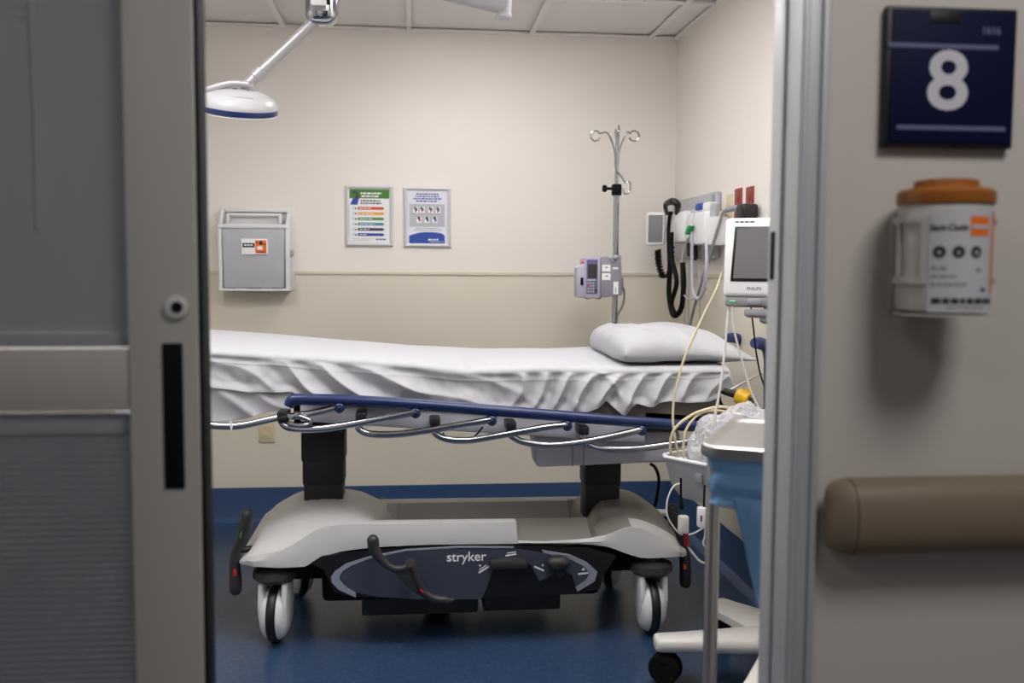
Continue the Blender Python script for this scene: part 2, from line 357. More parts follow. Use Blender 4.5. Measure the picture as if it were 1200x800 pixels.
# ================================================================== SHARPS CABINET
YS = D
e = thing('sharps_cabinet', (-.75, D-.06, 1.15), 'grey locked sharps disposal box with orange hazard label on the back wall', 'sharps container')
Yf = D-.125
A = lambda px, py, Y=Yf: P(px, py, Y=Y)
tl, tr = P(262, 243, Y=D-.02), P(344, 243, Y=D-.02)
x0, x1 = P(257, 300, Y=Yf).x, P(337, 300, Y=Yf).x; zt, zbm = P(297, 265, Y=Yf).z, P(297, 336, Y=Yf).z
w = MB()
w.box((x0-.002, D-.012, zbm-.012), (tr.x, D-.001, tl.z), .004)                     # back plate
for xa, xb in ((x0-.004, x0+.012), (x1-.010, x1+.010)):                             # slanting cheeks
    w.prism([(xa, D-.012, tl.z), (xa, D-.03, tl.z), (xa, Yf-.004, zt-.005), (xa, Yf-.004, zbm-.014), (xa, D-.012, zbm-.014)], (xb-xa, 0, 0), .002)
w.box((x0-.004, Yf-.006, zbm-.02), (x1+.010, D-.012, zbm-.008), .003)               # floor lip
w.box((x0+.012, D-.034, tl.z-.022), (x1-.010, D-.012, tl.z-.001), .003)             # top bar
w.build('bracket', 'white', e)
w = MB()
fb = [Vector((x0+.016, Yf+.012, zbm-.004)), Vector((x1-.016, Yf+.012, zbm-.004)), Vector((x1-.012, Yf-.002, zt-.004)), Vector((x0+.013, Yf-.002, zt-.004))]
w.prism(fb, (0, .10, 0), .006); w.build('container', 'sharps', e)
w = MB(); w.box((x0-.006, Yf-.010, zt-.010), (x1+.006, Yf+.012, zt+.010), .005)
w.build('front_rim', 'white', e)
w = MB(); w.box((x0+.03, Yf+.03, zt+.004), (x0+.045, Yf+.05, zt+.060), .004); w.box((x1-.045, Yf+.03, zt+.004), (x1-.03, Yf+.05, zt+.060), .004); w.box((x0+.03, Yf+.03, zt+.05), (x1-.03, Yf+.05, zt+.064), .004)
w.box((x0+.04, Yf+.06, zt-.01), (x1-.04, Yf+.066, zt+.052))
w.build('tip_lid', 'white', e)
for k, (u0, u1) in enumerate(((.02, .2), (.4, .63), (.8, .97))):
    B((x0+.02+(x1-x0-.04)*u0, Yf-.008, zbm-.008), (x0+.02+(x1-x0-.04)*u1, Yf+.006, zbm-.002), .001).build('foot_slot', 'grey', e)
w = MB(); la, lb = P(283, 279.5, Y=Yf), P(314, 298, Y=Yf)
yy = Yf-.0035
def lab(u0, v0, u1, v1, m, d=.0006):
    w.m = m; w.box((la.x+(lb.x-la.x)*u0, yy-d, la.z+(lb.z-la.z)*v1), (la.x+(lb.x-la.x)*u1, yy+.006, la.z+(lb.z-la.z)*v0))
lab(0, 0, 1, 1, 0, .0002); lab(.04, .28, .50, .56, 1); lab(.52, .1, .95, .94, 2); lab(.60, .48, .8, .70, 0, .001)
cx_, cz_ = la.x+(lb.x-la.x)*.74, la.z+(lb.z-la.z)*.27
w.m = 1
for k in range(3):
    an = PI/2+k*2*PI/3; w.lathe([(.0035, 0), (.006, 0), (.006, .0008), (.0035, .0008)], (cx_+.0052*math.cos(an), yy-.0005, cz_+.0052*math.sin(an)), (0, -1, 0), 14)
for k in range(3): lab(.1+.12*k, .36, .19+.12*k, .46, 0, .001)
lab(.58, .82, .9, .88, 1, .001); lab(.84, .3, .92, .38, 1, .001); lab(.56, .2, .62, .3, 1, .001)
w.build('hazard_label', ['pwhite', 'ink', 'vorange'], e)
w = MB(); lc = P(341, 297, Y=Yf+.01); w.cyl(lc+Vector((-.012, 0, 0)), lc+Vector((.014, 0, 0)), .011, n=18, bev=.002); w.ball(lc+Vector((.004, -.008, .010)), .008); w.ball(lc+Vector((.002, -.008, -.012)), .007)
w.build('cam_lock', 'steel', e)
# ================================================================== POSTERS
def poster(xa, za, xb, zb, label, draw):
    e = thing('wall_poster', ((xa+xb)/2, D, zb), label, 'poster'); fw = .0195
    w = MB()
    o = [(xa, za), (xb, za), (xb, zb), (xa, zb)]; i = [(xa+fw, za-fw), (xb-fw, za-fw), (xb-fw, zb+fw), (xa+fw, zb+fw)]
    m1 = [(xa+fw*.45, za-fw*.45), (xb-fw*.45, za-fw*.45), (xb-fw*.45, zb+fw*.45), (xa+fw*.45, zb+fw*.45)]
    rows = [[Vector((x, D-.001, z)) for x, z in o], [Vector((x, D-.010, z)) for x, z in o], [Vector((x, D-.0165, z)) for x, z in m1], [Vector((x, D-.009, z)) for x, z in i]]
    w.grid(rows, True); w.build('poster_frame', 'frame', e, ang=20)
    w = MB(); X0, X1, Z1, Z0 = xa+fw-.001, xb-fw+.001, za-fw+.001, zb+fw-.001
    Yp = D-.0085
    w.m = 0; w.box((X0, Yp, Z0), (X1, D-.002, Z1))
    def pt(u, v): return (X0+(X1-X0)*u, Z1+(Z0-Z1)*v)
    def rect(u0, v0, u1, v1, m, d=.0003):
        (ax_, az_), (bx_, bz_) = pt(u0, v0), pt(u1, v1); w.m = m; w.box((ax_, Yp-d, bz_), (bx_, Yp+.001, az_))
    def poly(pts, m, d=.0003):
        w.m = m; w.prism([(pt(u, v)[0], Yp-d, pt(u, v)[1]) for u, v in pts], (0, d+.001, 0))
    def words(u0, u1, v, h, m, seed, d=.0005):
        rr = random.Random(seed); u = u0
        while u < u1-.02:
            L = min(rr.uniform(.03, .1), u1-u); rect(u, v-h/2, u+L, v+h/2, m, d); u += L+.018
    mats = draw(rect, poly, words); w.build('poster_sheet', mats, e, flat=True); return e
def draw1(rect, poly, words):
    rect(0, 0, 1, .17, 1)
    words(.28, .80, .075, .034, 0, 1); words(.30, .76, .13, .034, 0, 2)
    poly([(.05, .04), (.16, .03), (.23, .10), (.24, .17), (.20, .24), (.13, .20), (.16, .10)], 8, .0006); poly([(.09, .17), (.24, .17), (.20, .29), (.02, .29)], 7, .0007)
    words(.28, .79, .215, .028, 8, 3); words(.28, .80, .262, .028, 8, 4)
    for k in range(6):
        v = .355+.0985*k; poly([(.21, v-.027), (.83, v-.027), (.875, v), (.83, v+.027), (.21, v+.027)], 2+k if k < 6 else 2)
        words(.25, .25+[.3, .36, .33, .38, .27, .2][k], v, .014, 0, 20+k); rect(.08, v-.022, .13, v-.004, 9); rect(.14, v-.01, .18, v+.02, 8); rect(.08, v+.006, .12, v+.022, 9)
    words(.1, .62, .925, .012, 9, 9); words(.1, .5, .955, .012, 9, 10); words(.66, .9, .935, .026, 7, 11)
    return ['paper', 'green', 'pred', 'porange', 'pgreen', 'pteal', 'pnavy', 'pblue', 'pdark', 'pgrey']
def draw2(rect, poly, words):
    for k, (a, b) in enumerate(((.22, .78), (.2, .8), (.15, .85), (.22, .74))): words(a, b, .06+.045*k, .026, 1, 30+k)
    rect(.05, .25, .94, .68, 2)
    for k, u in enumerate((.21, .37, .59, .77)):
        rect(u-.06, .30, u+.06, .42, 3, .0005); rect(u-.045, .30, u-.005, .36, 4, .0008); rect(u+.0, .32, u+.035, .38, 4, .0008); rect(u-.02, .36, u+.01, .41, [4, 5, 5, 4][k], .0008)
    for k, u in enumerate((.29, .49, .69)):
        rect(u-.06, .49, u+.06, .60, 3, .0005); rect(u-.04, .49, u+.03, .54, 4, .0008); rect(u-.01, .53, u+.04, .58, [5, 4, 1][k], .0008)
    for k in range(4): rect(.12+.2*k, .43, .24+.2*k, .44, 6, .0006)
    words(.2, .8, .71, .012, 6, 40); words(.15, .85, .745, .012, 6, 41)
    poly([(.04, .85), (.14, .825), (.28, .795), (.42, .782), (.60, .78), (.76, .79), (.88, .81), (.94, .85), (.94, 1), (.04, 1)], 1)
    words(.52, .80, .925, .03, 3, 42, .0006); words(.56, .9, .965, .01, 3, 43, .0006)
    return ['lavpaper', 'pblue', 'pgrey', 'pwhite', 'pdark', 'pred', 'inkg']
poster(-.316, 1.683, -.081, 1.382, 'framed poster with green header and six coloured bars on the back wall', draw1)
poster(-.029, 1.679, .206, 1.380, 'framed poster with small pictures on grey and a blue wave on the back wall', draw2)
# ================================================================== OUTLETS
def outlet(c, nrm, m, label, slots=True, sz=(.07, .115)):
    """nrm 'y' on the back wall, 'x' on the right wall"""
    e = thing('wall_outlet', c, label, 'outlet'); w = MB(); s2, h2 = sz[0]/2, sz[1]/2
    if nrm == 'y': w.box((c[0]-s2, c[1]-.006, c[2]-h2), (c[0]+s2, c[1]-.0005, c[2]+h2), .002)
    else: w.box((c[0]-.006, c[1]-s2, c[2]-h2), (c[0]-.0005, c[1]+s2, c[2]+h2), .002)
    w.build('cover_plate', m, e)
    for dz in (-.02, .02):
        w = MB()
        if nrm == 'y': w.box((c[0]-.016, c[1]-.0085, c[2]+dz-.013), (c[0]+.016, c[1]-.005, c[2]+dz+.013), .003)
        else: w.box((c[0]-.0085, c[1]-.016, c[2]+dz-.013), (c[0]-.005, c[1]+.016, c[2]+dz+.013), .003)
        w.build('receptacle', m, e)
a, b_ = P(303, 493, Y=D), P(322, 513, Y=D)
outlet(((a.x+b_.x)/2, D, a.z-.05), 'y', 'outlet', 'ivory outlet plate low on the back wall beneath the bed', sz=(.078, .118))
for (px, py, m, lb, wd) in ((855.5, 245, 'outlet', 'ivory outlet plate beside the grey diagnostic board', .075), (866, 238.5, 'red', 'red outlet plate nearer the grey diagnostic board, black plug in front', .085), (879.5, 237, 'red', 'red outlet plate nearer the door jamb', .085)):
    c = P(px, py, X=XR); outlet((XR, c.y, c.z), 'x', m, lb, sz=(wd, .125))
# plug adapter and cable
e = thing('power_plug', P(873, 249, X=XR-.03), 'black power plug in a red outlet with a violet grey cord', 'plug')
c = P(873, 248, X=XR-.05); w = MB(); w.box((XR-.075, c.y-.045, c.z-.028), (XR-.0095, c.y+.045, c.z+.03), .012); w.build('plug_body', 'blackp', e)
MB().tube([c+Vector((-.01, .03, 0)), P(862, 244, X=1.29), P(855, 245, X=1.27), P(848, 248, X=1.27)], [.01, .014, .012, .006], 10).build('cord', 'lavd', e)
# ================================================================== DIAGNOSTIC BOARD
XB = XR-.03
e = thing('diagnostic_wall_board', P(820, 303, X=XR), 'grey diagnostic wall board with instrument holders on the right wall', 'medical wall board')
q1, q2 = P(794, 234, X=XR), P(846, 224, X=XR); zb1 = P(846, 303, X=XR).z
w = MB(); w.box((XB, q2.y, zb1), (XR-.001, q1.y, q2.z), .008); w.build('back_panel', 'boardg', e)
w = MB(); w.box((XB-.004, q2.y+.005, zb1+.01), (XB+.005, q2.y+.04, q2.z-.01), .004); w.build('panel_edge_strip', 'lavd', e)
def xb(px, py, off=.06): return P(px, py, X=XB-off)
w = MB(); a, b_ = xb(794, 250, .05), xb(811, 284, .05)
w.box((XB-.09, b_.y, b_.z), (XB+.004, a.y, a.z), .015); w.prism([xb(806, 252, .09), xb(813, 248, .09), xb(808, 276, .09), xb(802, 284, .09)], (.05, 0, 0), .004)
w.build('handle_cradle', 'white', e)
w = MB(); w.prism([xb(805.5, 264, .112), xb(808, 264.5, .112), xb(804.5, 275, .112), xb(802, 274, .112)], (.024, 0, 0), .002); w.build('green_tab', 'gdot', e)
# otoscope handles hanging
for k, (px, py, ln) in enumerate(((809, 270, 30), (814, 275, 30))):
    a = xb(px, py-12, .03); b_ = xb(px, py+ln, .03); w = MB(); w.cyl(b_, a, .016, .014, 16, .004); w.build('instrument_handle', 'blackp', e)
w = MB(); w.tube([xb(782, 252, .12), xb(780, 240, .13), xb(788, 236, .12), xb(794, 240, .10), xb(793, 250, .09)], [.008, .012, .017, .016, .010], 12); w.build('instrument_head', 'blackp', e)
# blood pressure dial on bracket
gc = P(768.5, 268, Y=4.70)
e2 = thing('blood_pressure_gauge', (gc.x, gc.y, gc.z-.08), 'square white framed pressure dial on an arm left of the wall board', 'gauge')
T = Tm(gc, 0, 0, -.35)
w = MB(); w.m = 0
w.box((-.046, -.018, -.080), (.046, .02, .080), .014, T); w.build('gauge_case', 'pwhite', e2)
w = MB(); w.m = 0; w.box((-.034, -.0195, -.066), (.034, -.016, .066), .003, T); w.m = 1
for k in range(9): w.box((-.026+.0065*k, -.0202, -.05 if k % 2 else -.03), (-.0245+.0065*k, -.019, .05), 0, T)
w.build('gauge_face', ['greyc', 'inkg'], e2)
w = MB(); w.tube([T @ Vector((.03, .02, 0)), gc+Vector((.08, -.02, .0)), xb(800, 262, .06)], [.02, .013, .02], 10); w.build('gauge_arm', 'white', e2)
# cuff bundle on the gauge arm and black tubes
e3 = thing('black_hose', P(790, 300, X=1.24), 'black coiled pressure hose looping below the dial', 'hose')
Xh = 1.235
w = MB(); w.tube([P(786, 248, X=Xh), P(784, 275, X=Xh), P(785, 310, X=Xh), P(784, 345, X=Xh), P(789, 369, X=Xh), P(798, 362, X=Xh), P(801, 335, X=Xh), P(800, 308, X=Xh)], .0125, 10); w.build('hose_loop', 'black', e3)
w = MB(); w.tube([P(787, 272, X=Xh-.02), P(787, 300, X=Xh-.02), P(793, 330, X=Xh-.02), P(787, 355, X=Xh-.02), P(792, 370, X=Xh-.015)], .011, 10); w.build('hose_loop', 'black', e3)
w = MB(); cp = catmull([P(771, 293, Y=4.68), P(772, 308, Y=4.68), P(777, 324, Y=4.67), P(785, 318, Y=4.66), P(787, 290, Y=4.66)], 30); hx = []
for i, p in enumerate(cp):
    an = i*1.15; hx.append(p+Vector((math.cos(an)*.013, math.sin(an)*.013, .002*math.cos(an))))
w.tube(hx, .005, 6, smooth=False); w.build('coiled_cord', 'black', e3)
# thermometer
e = thing('thermometer_unit', xb(825, 290, .07), 'white wall thermometer unit with blue probe top on the board', 'thermometer')
a, b_ = xb(817, 250, .05), xb(833, 286, .05)
w = MB(); w.box((XB-.085, b_.y, b_.z), (XB+.003, a.y, a.z), .012); w.box((XB-.06, b_.y+.03, a.z-.01), (XB-.01, a.y-.02, a.z+.04), .008); w.build('unit_body', 'white', e)
w = MB(); c = xb(824, 243, .045); w.box((XB-.07, c.y-.045, c.z-.012), (XB-.02, c.y+.04, c.z+.018), .006); w.build('probe_grip', 'pblue', e)
w = MB(); w.tube([xb(812, 246, .07), xb(811, 270, .09), xb(811, 310, .09), xb(812, 340, .09), xb(818, 350, .09), xb(824, 342, .09), xb(828, 310, .09), xb(828, 284, .07)], .0075, 8); w.build('probe_cord', 'lav', e)
w = MB(); w.tube([xb(804, 284, .08), xb(799, 305, .09), xb(798, 335, .09), xb(806, 350, .09), xb(820, 347, .09), xb(828, 338, .08)], .0035, 6); w.build('sensor_lead', 'lgrey', e)
# oxygen dispenser holder on the board
e = thing('cover_dispenser', xb(836, 288, .07), 'clear white probe cover dispenser on the right of the wall board', 'dispenser')
a, b_ = xb(834, 255, .04), xb(842, 287, .04)
w = MB(); w.box((XB-.07, b_.y, b_.z), (XB+.003, a.y-.002, a.z), .008); w.build('dispenser_box', 'white', e)
MB().cyl(xb(838, 238, .04), xb(837, 256, .04), .018, .02, 16).build('cover_stack', 'lgrey', e)
# grey hose and cream hose leaning off the wall
def cable(name, pts, r, m, label, cat='cable', group=None):
    o = MB().tube(pts, r, 8).build(name, m); return tag(o, label, cat, group)
cable('grey_hose', [P(847, 249, X=1.29), P(839, 275, X=1.27), P(826, 318, X=1.25), P(815, 355, X=1.25), P(809, 382, X=1.25), P(806, 420, X=1.25)], .0065, 'greyc', 'grey hose slanting down from the outlets across the wall board', 'hose')
for k, (x0_, x1_) in enumerate(((802, 801), (806, 806), (817, 820))):
    cable('thin_lead', [xb(x0_, 302, .02), xb((x0_+x1_)/2+1.5, 345, .045), xb(x1_, 396, .02)], .0022, 'lgrey', 'thin pale lead hanging below the board, %s' % ('nearest the black hose', 'just right of the black hose', 'below the thermometer')[k], 'cable')
# ================================================================== IV POLE AND PUMP
YI = 4.6
pb = P(720, 390, Y=YI); xi = pb.x
e = thing('iv_pole', (xi, YI, 0), 'chrome IV pole with ram-horn hooks standing behind the bed', 'iv pole')
z1 = P(720, 222, Y=YI).z; zt = P(720, 152, Y=YI).z; zm = P(721, 196, Y=YI).z
MB().cyl((xi, YI, .1), (xi, YI, z1), .0135, n=20).build('lower_pole', 'chrome', e)
MB().cyl((xi, YI, z1-.02), (xi, YI, zt-.02), .0085, n=16).build('upper_pole', 'chrome', e)
w = MB(); w.box((xi-.02, YI-.022, z1-.028), (xi+.022, YI+.022, z1+.025), .006); w.cyl((xi-.018, YI, z1+.004), (xi-.05, YI, z1+.004), .007); w.cyl((xi-.046, YI, z1+.004), (xi-.066, YI, z1+.004), .017, n=10, bev=.004)
w.build('height_clamp', 'black', e)
def hk(sx):
    c = P(698, 159, Y=YI) if sx < 0 else P(743.5, 159, Y=YI); r_ = .023
    pts = [(xi+sx*.006, YI, zm), (xi+sx*.012, YI, zm+.08), (xi+sx*.045, YI, c.z+.012)]
    a0 = -PI*.12 if sx < 0 else PI*1.12
    for k in range(13):
        an = (.15*PI+k/12*1.75*PI) if sx < 0 else (.85*PI-k/12*1.75*PI)
        pts.append((c.x+r_*math.cos(an), YI+.012*k/12, c.z+r_*math.sin(an)))
    return MB().tube(pts, .0042, 8)
for sx in (-1, 1): hk(sx).build('ram_horn_hook', 'chrome', e)
for sy in (-1, 1):
    w = MB(); w.tube([(xi, YI+sy*.004, zm), (xi+.004, YI+sy*.012, zm+.12), (xi+.006*sy, YI+sy*.06, zt+.01), (xi+.01*sy, YI+sy*.085, zt-.02), (xi+.012*sy, YI+sy*.07, zt-.035)], .004, 8); w.build('ram_horn_hook', 'chrome', e)
w = MB(); w.tube([P(723, 200, Y=YI-.012), P(728, 207, Y=YI-.02), P(733, 214, Y=YI-.03), P(738, 213, Y=YI-.03), P(738, 224, Y=YI-.03), P(732, 227, Y=YI-.03), P(730, 220, Y=YI-.03)], .0042, 8); w.build('drop_hook', 'chrome', e)
w = MB(); w.lathe([(.05, 0), (.05, .03), (.03, .06), (.016, .075)], (xi, YI, .085), (0, 0, 1), 24); w.build('base_hub', 'offwhite', e)
for k, an in enumerate((2.45, 1.05, .0, -.95, -2.2)):
    L = .275; dx, dy = math.cos(an), math.sin(an)
    w = MB(); w.tube([(xi+dx*.03, YI+dy*.03, .105), (xi+dx*L*.6, YI+dy*L*.6, .105), (xi+dx*L, YI+dy*L, .098)], [.022, .018, .017], 10); lg = w.build('base_leg', 'offwhite', e)
    w = MB(); cxx, cyy = xi+dx*(L-.01), YI+dy*(L-.01); tx, ty = -dy, dx
    for s in (-1, 1): w.cyl((cxx+tx*.006*s, cyy+ty*.006*s, .0305), (cxx+tx*.02*s, cyy+ty*.02*s, .0305), .03, n=20, bev=.003)
    w.cyl((cxx, cyy, .04), (cxx, cyy, .09), .009); w.build('caster', 'blackp', lg)
# pump
YP = YI-.12
e = thing('infusion_pump', P(704, 350, Y=YP), 'lavender infusion pump with dark display clamped on the IV pole', 'infusion pump')
pl = lambda px, py, Y=YP: P(px, py, Y=Y)
def pxbox(w, x0, y0, x1, y1, Ya, Yb, bev=0):
    a, b = P(x0, y0, Y=Ya), P(x1, y1, Y=Ya); w.box((a.x, Ya, b.z), (b.x, Yb, a.z), bev); return w
w = MB(); w.prism([pl(703, 301), pl(728, 298.5), pl(729.5, 346), pl(703, 349)], (0, .085, 0), .006); w.build('pump_module', 'lavd', e)
w = MB(); w.prism([pl(685.5, 301, YP-.012), pl(703.8, 300, YP-.012), pl(703.8, 349.5, YP-.012), pl(685.5, 349.5, YP-.012)], (0, .11, 0), .006); w.build('control_unit', 'lav', e)
w = MB(); w.prism([pl(676, 313), pl(686, 308), pl(686, 349), pl(676, 348)], (0, .08, 0), .006); w.build('side_module', 'lav', e)
w = MB(); pxbox(w, 687.5, 304, 700, 344.5, YP-.0135, YP-.008); w.build('key_panel', 'key', e)
w = MB(); pxbox(w, 689, 309.5, 699.5, 326, YP-.0145, YP-.009); w.build('display', 'lcd', e)
w = MB(); w.m = 0; pxbox(w, 688, 327, 698, 329, YP-.0145, YP-.01)
for i in range(3):
    for j in range(4):
        w.m = 0 if (i, j) != (0, 1) else 1; pxbox(w, 688.5+3*i, 330.5+3.3*j, 690.4+3*i, 332.5+3.3*j, YP-.0145, YP-.01)
w.m = 2; pxbox(w, 697, 338.5, 699.3, 342.5, YP-.0145, YP-.01); w.build('key', ['lgrey', 'pink', 'ink'], e)
w = MB(); w.m = 0; pxbox(w, 705.5, 310, 715.5, 318, YP-.0012, YP+.004); pxbox(w, 705.5, 320, 715.5, 328, YP-.0012, YP+.004); pxbox(w, 719, 330, 724.5, 344.5, YP-.0012, YP+.004); pxbox(w, 718, 313, 724.5, 315.5, YP-.0012, YP+.004)
w.m = 1; pxbox(w, 709, 312.5, 712.5, 314, YP-.002, YP+.004); pxbox(w, 709, 322.5, 712.5, 324, YP-.002, YP+.004); pxbox(w, 721, 337, 722, 343, YP-.002, YP+.004); w.build('sticker', ['pwhite', 'inkg'], e)
w = MB(); w.ball(pl(716, 302, YP-.01), .010); w.ball(pl(721, 301, YP-.01), .010); w.ball(pl(717.5, 305.5, YP-.008), .008); w.build('latch_knob', 'lgrey', e)
w = MB(); pxbox(w, 680.5, 325, 683.5, 334, YP-.006, YP+.004, .002); w.build('module_latch', 'black', e)
w = MB(); w.tube([pl(681, 311, YP+.03), pl(680.5, 305, YP+.03), pl(684, 303, YP+.03)], .004, 8); w.build('tubing_hook', 'lgrey', e)
w = MB(); w.ball(pl(683.5, 307, YP+.02), .009); w.build('alarm_lamp', 'pink', e)
for px in (688.5, 702): MB().cyl(pl(px, 350.5, YP+.03), pl(px, 348.5, YP+.03), .009, n=12).build('foot', 'grey', e)
w = MB(); w.box((xi-.03, YP+.07, pl(0, 330).z-.03), (xi+.03, YI+.02, pl(0, 330).z+.03), .006); w.build('pole_clamp', 'grey', e)
w = MB(); w.tube([pl(727, 330, YP+.09), pl(731.5, 342, YP+.10), pl(730, 357, YP+.10), pl(723, 372, YI-.02), pl(722, 400, YI-.022), pl(722, 450, YI-.022)], .005, 8); w.build('power_cord', 'greyc', e)
# ================================================================== STRETCHER
YR = 3.20
def zr(x): return .849-.0742*(x+.37)                 # height of the sloping side rail at X
e = bed = thing('hospital_stretcher', (.2, 3.57, 0), 'wheeled hospital stretcher with navy rail and grey moulded base', 'hospital bed')
# ---- moulded base cover (a loft of cross sections along the bed)
def interp(tab, x):
    xs = [t[0] for t in tab]; ys = [t[1] for t in tab]; return float(np.interp(x, xs, ys))
ZB = [(-.60, .27), (-.545, .288), (-.426, .279), (-.345, .282), (-.29, .315), (-.22, .333), (-.1, .343), (.056, .347), (.36, .343), (.60, .337), (.68, .325), (.745, .298), (.80, .281), (.93, .283), (1.0, .26)]
ZT = [(-.575, .285), (-.55, .316), (-.50, .326), (-.44, .334), (-.40, .350), (-.36, .376), (-.31, .408), (-.26, .420), (-.2, .423), (.056, .420), (.360, .417), (.366, .352), (.45, .347), (.60, .352), (.68, .366), (.74, .390), (.77, .394), (.82, .376), (.88, .345), (.93, .318), (.975, .285)]
ZC = [(-.575, .29), (-.565, .315), (-.54, .355), (-.50, .395), (-.445, .432), (-.395, .456), (-.33, .460), (-.24, .457), (-.18, .44), (-.13, .41), (-.05, .30), (.0, .295), (.56, .29), (.62, .30), (.66, .40), (.70, .435), (.80, .440), (.86, .425), (.92, .385), (.955, .34), (.975, .295)]
xs = sorted(set([-.575, -.57, -.56, -.545, -.52, -.50, -.47, -.43, -.39, -.35, -.31, -.27, -.23, -.18, -.13, -.09, -.05, 0, .1, .2, .3, .355, .360, .366, .372, .41, .46, .52, .57, .62, .645, .67, .70, .73, .76, .79, .82, .86, .90, .93, .95, .965, .972, .975]))
rows = []
for x in xs:
    zb_, zt_, zc_ = interp(ZB, x), interp(ZT, x), interp(ZC, x)
    en = min(1, (x+.575)/.07, (.975-x)/.07); yo = .07*(1-en)**2.5
    rec = .362 < x < .72
    hood = zc_ > .36 and (x < -.09 or x > .63)
    low = min(zc_, zt_) if x < -.5 or x > .95 else zc_
    zin = .402 if rec and x < .64 else (zt_-.002 if not hood else zt_+.35*(zc_-zt_))
    yin = 3.385 if rec else 3.335
    zfar = interp([(-.575, .28), (-.5, .34), (-.4, .37), (.8, .365), (.9, .34), (.975, .28)], x)
    r_ = [(3.275+yo, zb_), (3.272+yo, (zb_+zt_)/2), (3.280+yo, zt_-.001), (3.284+yo, zt_),
          (yin+yo*.8, zin), (yin+.012+yo*.7, zin-.004 if not hood else zin+.12*(zc_-zin)), (3.42+yo*.4, zc_ if not hood else zt_+.8*(zc_-zt_)), (3.57, zc_), (3.74-yo*.4, zc_ if not hood else zfar+.8*(zc_-zfar)), (3.80-yo*.8, zfar-.004 if not hood else zfar+.4*(zc_-zfar)), (3.815-yo, zfar), (3.855-yo, zfar), (3.866-yo, zfar-.006), (3.87-yo, min(zb_, zfar-.02))]
    rows.append([Vector((x, a, b)) for a, b in r_])
w = MB()
nr, nc = len(rows), len(rows[0])
vs = [p for r in rows for p in r]; w.v = vs
for i in range(nr-1):
    xm = (rows[i][0].x+rows[i+1][0].x)/2
    for j in range(nc-1):
        w.f.append([i*nc+j, i*nc+j+1, (i+1)*nc+j+1, (i+1)*nc+j]); w.mi.append(1 if (.36 < xm < .755 and 3 <= j <= 4) or (xm > .62 and 4 <= j <= 9) else 0)  # step grey also on the right hood top, painting in the bed's shade
w.f.append([j for j in range(nc)]); w.mi.append(0); w.f.append([(nr-1)*nc+j for j in range(nc)]); w.mi.append(0)
cv = w.build('base_cover', ['cover', 'step_and_shade'], e, ang=27)
# ---- black chassis under the cover
w = MB(); w.box((-.50, 3.36, .21), (.90, 3.80, .285), .01); w.box((-.30, 3.32, .14), (.66, 3.82, .25), .02); w.build('chassis', 'black', e)
w = MB(); a, b_ = P(424, 686, Y=3.40), P(560, 716, Y=3.40); w.box((a.x, 3.38, b_.z), (b_.x, 3.78, a.z), .01); a, b_ = P(566, 690, Y=3.40), P(656, 712, Y=3.40); w.box((a.x, 3.38, b_.z), (b_.x, 3.78, a.z), .01)
w.build('undercarriage', mat('dark_olive_metal', (44, 42, 36), .3), e)
w = MB(); w.cyl((.1, 3.58, .075), (.1, 3.64, .075), .0745, n=28, bev=.01); w.build('steering_wheel', 'blackp', e)
# ---- columns
def column(px0, px1, ztop, steps):
    x0, x1 = P(px0, 560, Y=3.50).x, P(px1, 560, Y=3.50).x; cx = (x0+x1)/2; hw = (x1-x0)/2
    o = None
    for k, (za, zb, s) in enumerate(steps):
        w = MB(); h = hw*s; w.box((cx-h, 3.57-h*.9, za), (cx+h, 3.57+h*.9, zb), .012)
        o = w.build('lift_column' if k == 0 else 'column_sleeve', 'column', e if k == 0 else o)
    return cx
column(354, 403, .8, [(.35, .52, .95), (.50, .60, 1.0), (.585, .70, 1.05), (.69, .79, 1.12)])
column(686, 729, .75, [(.35, .50, .95), (.48, .57, 1.0), (.56, .70, 1.06)])
# ---- litter frame, deck, pans
def sl(x0, x1, y0, y1, dz0, dz1):                     # a slab parallel to the rail
    return [(x0, y0, zr(x0)+dz0), (x1, y0, zr(x1)+dz0), (x1, y0, zr(x1)+dz1), (x0, y0, zr(x0)+dz1)], (0, y1-y0, 0)
p_, x_ = sl(-.36, .80, 3.272, 3.30, -.078, .0); w = MB().prism(p_, x_, .006); w.build('side_beam', 'pan', e)
p_, x_ = sl(-.36, 1.16, 3.93, 3.955, -.07, .0); MB().prism(p_, x_, .006).build('side_beam', 'pan', e)
p_, x_ = sl(-.9, 1.16, 3.302, 3.928, -.025, -.005); MB().prism(p_, x_, .004).build('deck', 'mattress', e)
p_, x_ = sl(.80, 1.16, 3.285, 3.30, -.03, .03); MB().prism(p_, x_, .004).build('fowler_edge', 'charcoal', e)
w = MB(); a, b_, c_, d_ = P(625, 506, Y=3.33), P(629, 548, Y=3.33), P(797, 541, Y=3.33), P(797, 505, Y=3.33)
w.prism([a, b_, c_, d_], (0, .14, 0), .012); w.build('underside_tray', 'pan', e)
w = MB(); 
for px in (671, 684): q1, q2 = P(px, 520, Y=3.33), P(px, 546, Y=3.33); w.box((q1.x-.002, 3.3275, q2.z), (q1.x+.002, 3.332, q1.z))
w.build('tray_seam', 'grey', e)
B((-.40, 3.43, .72), (-.20, 3.70, .815), .01).build('litter_mount', 'black', e); B((.62, 3.43, .66), (.82, 3.70, .735), .01).build('litter_mount', 'black', e)
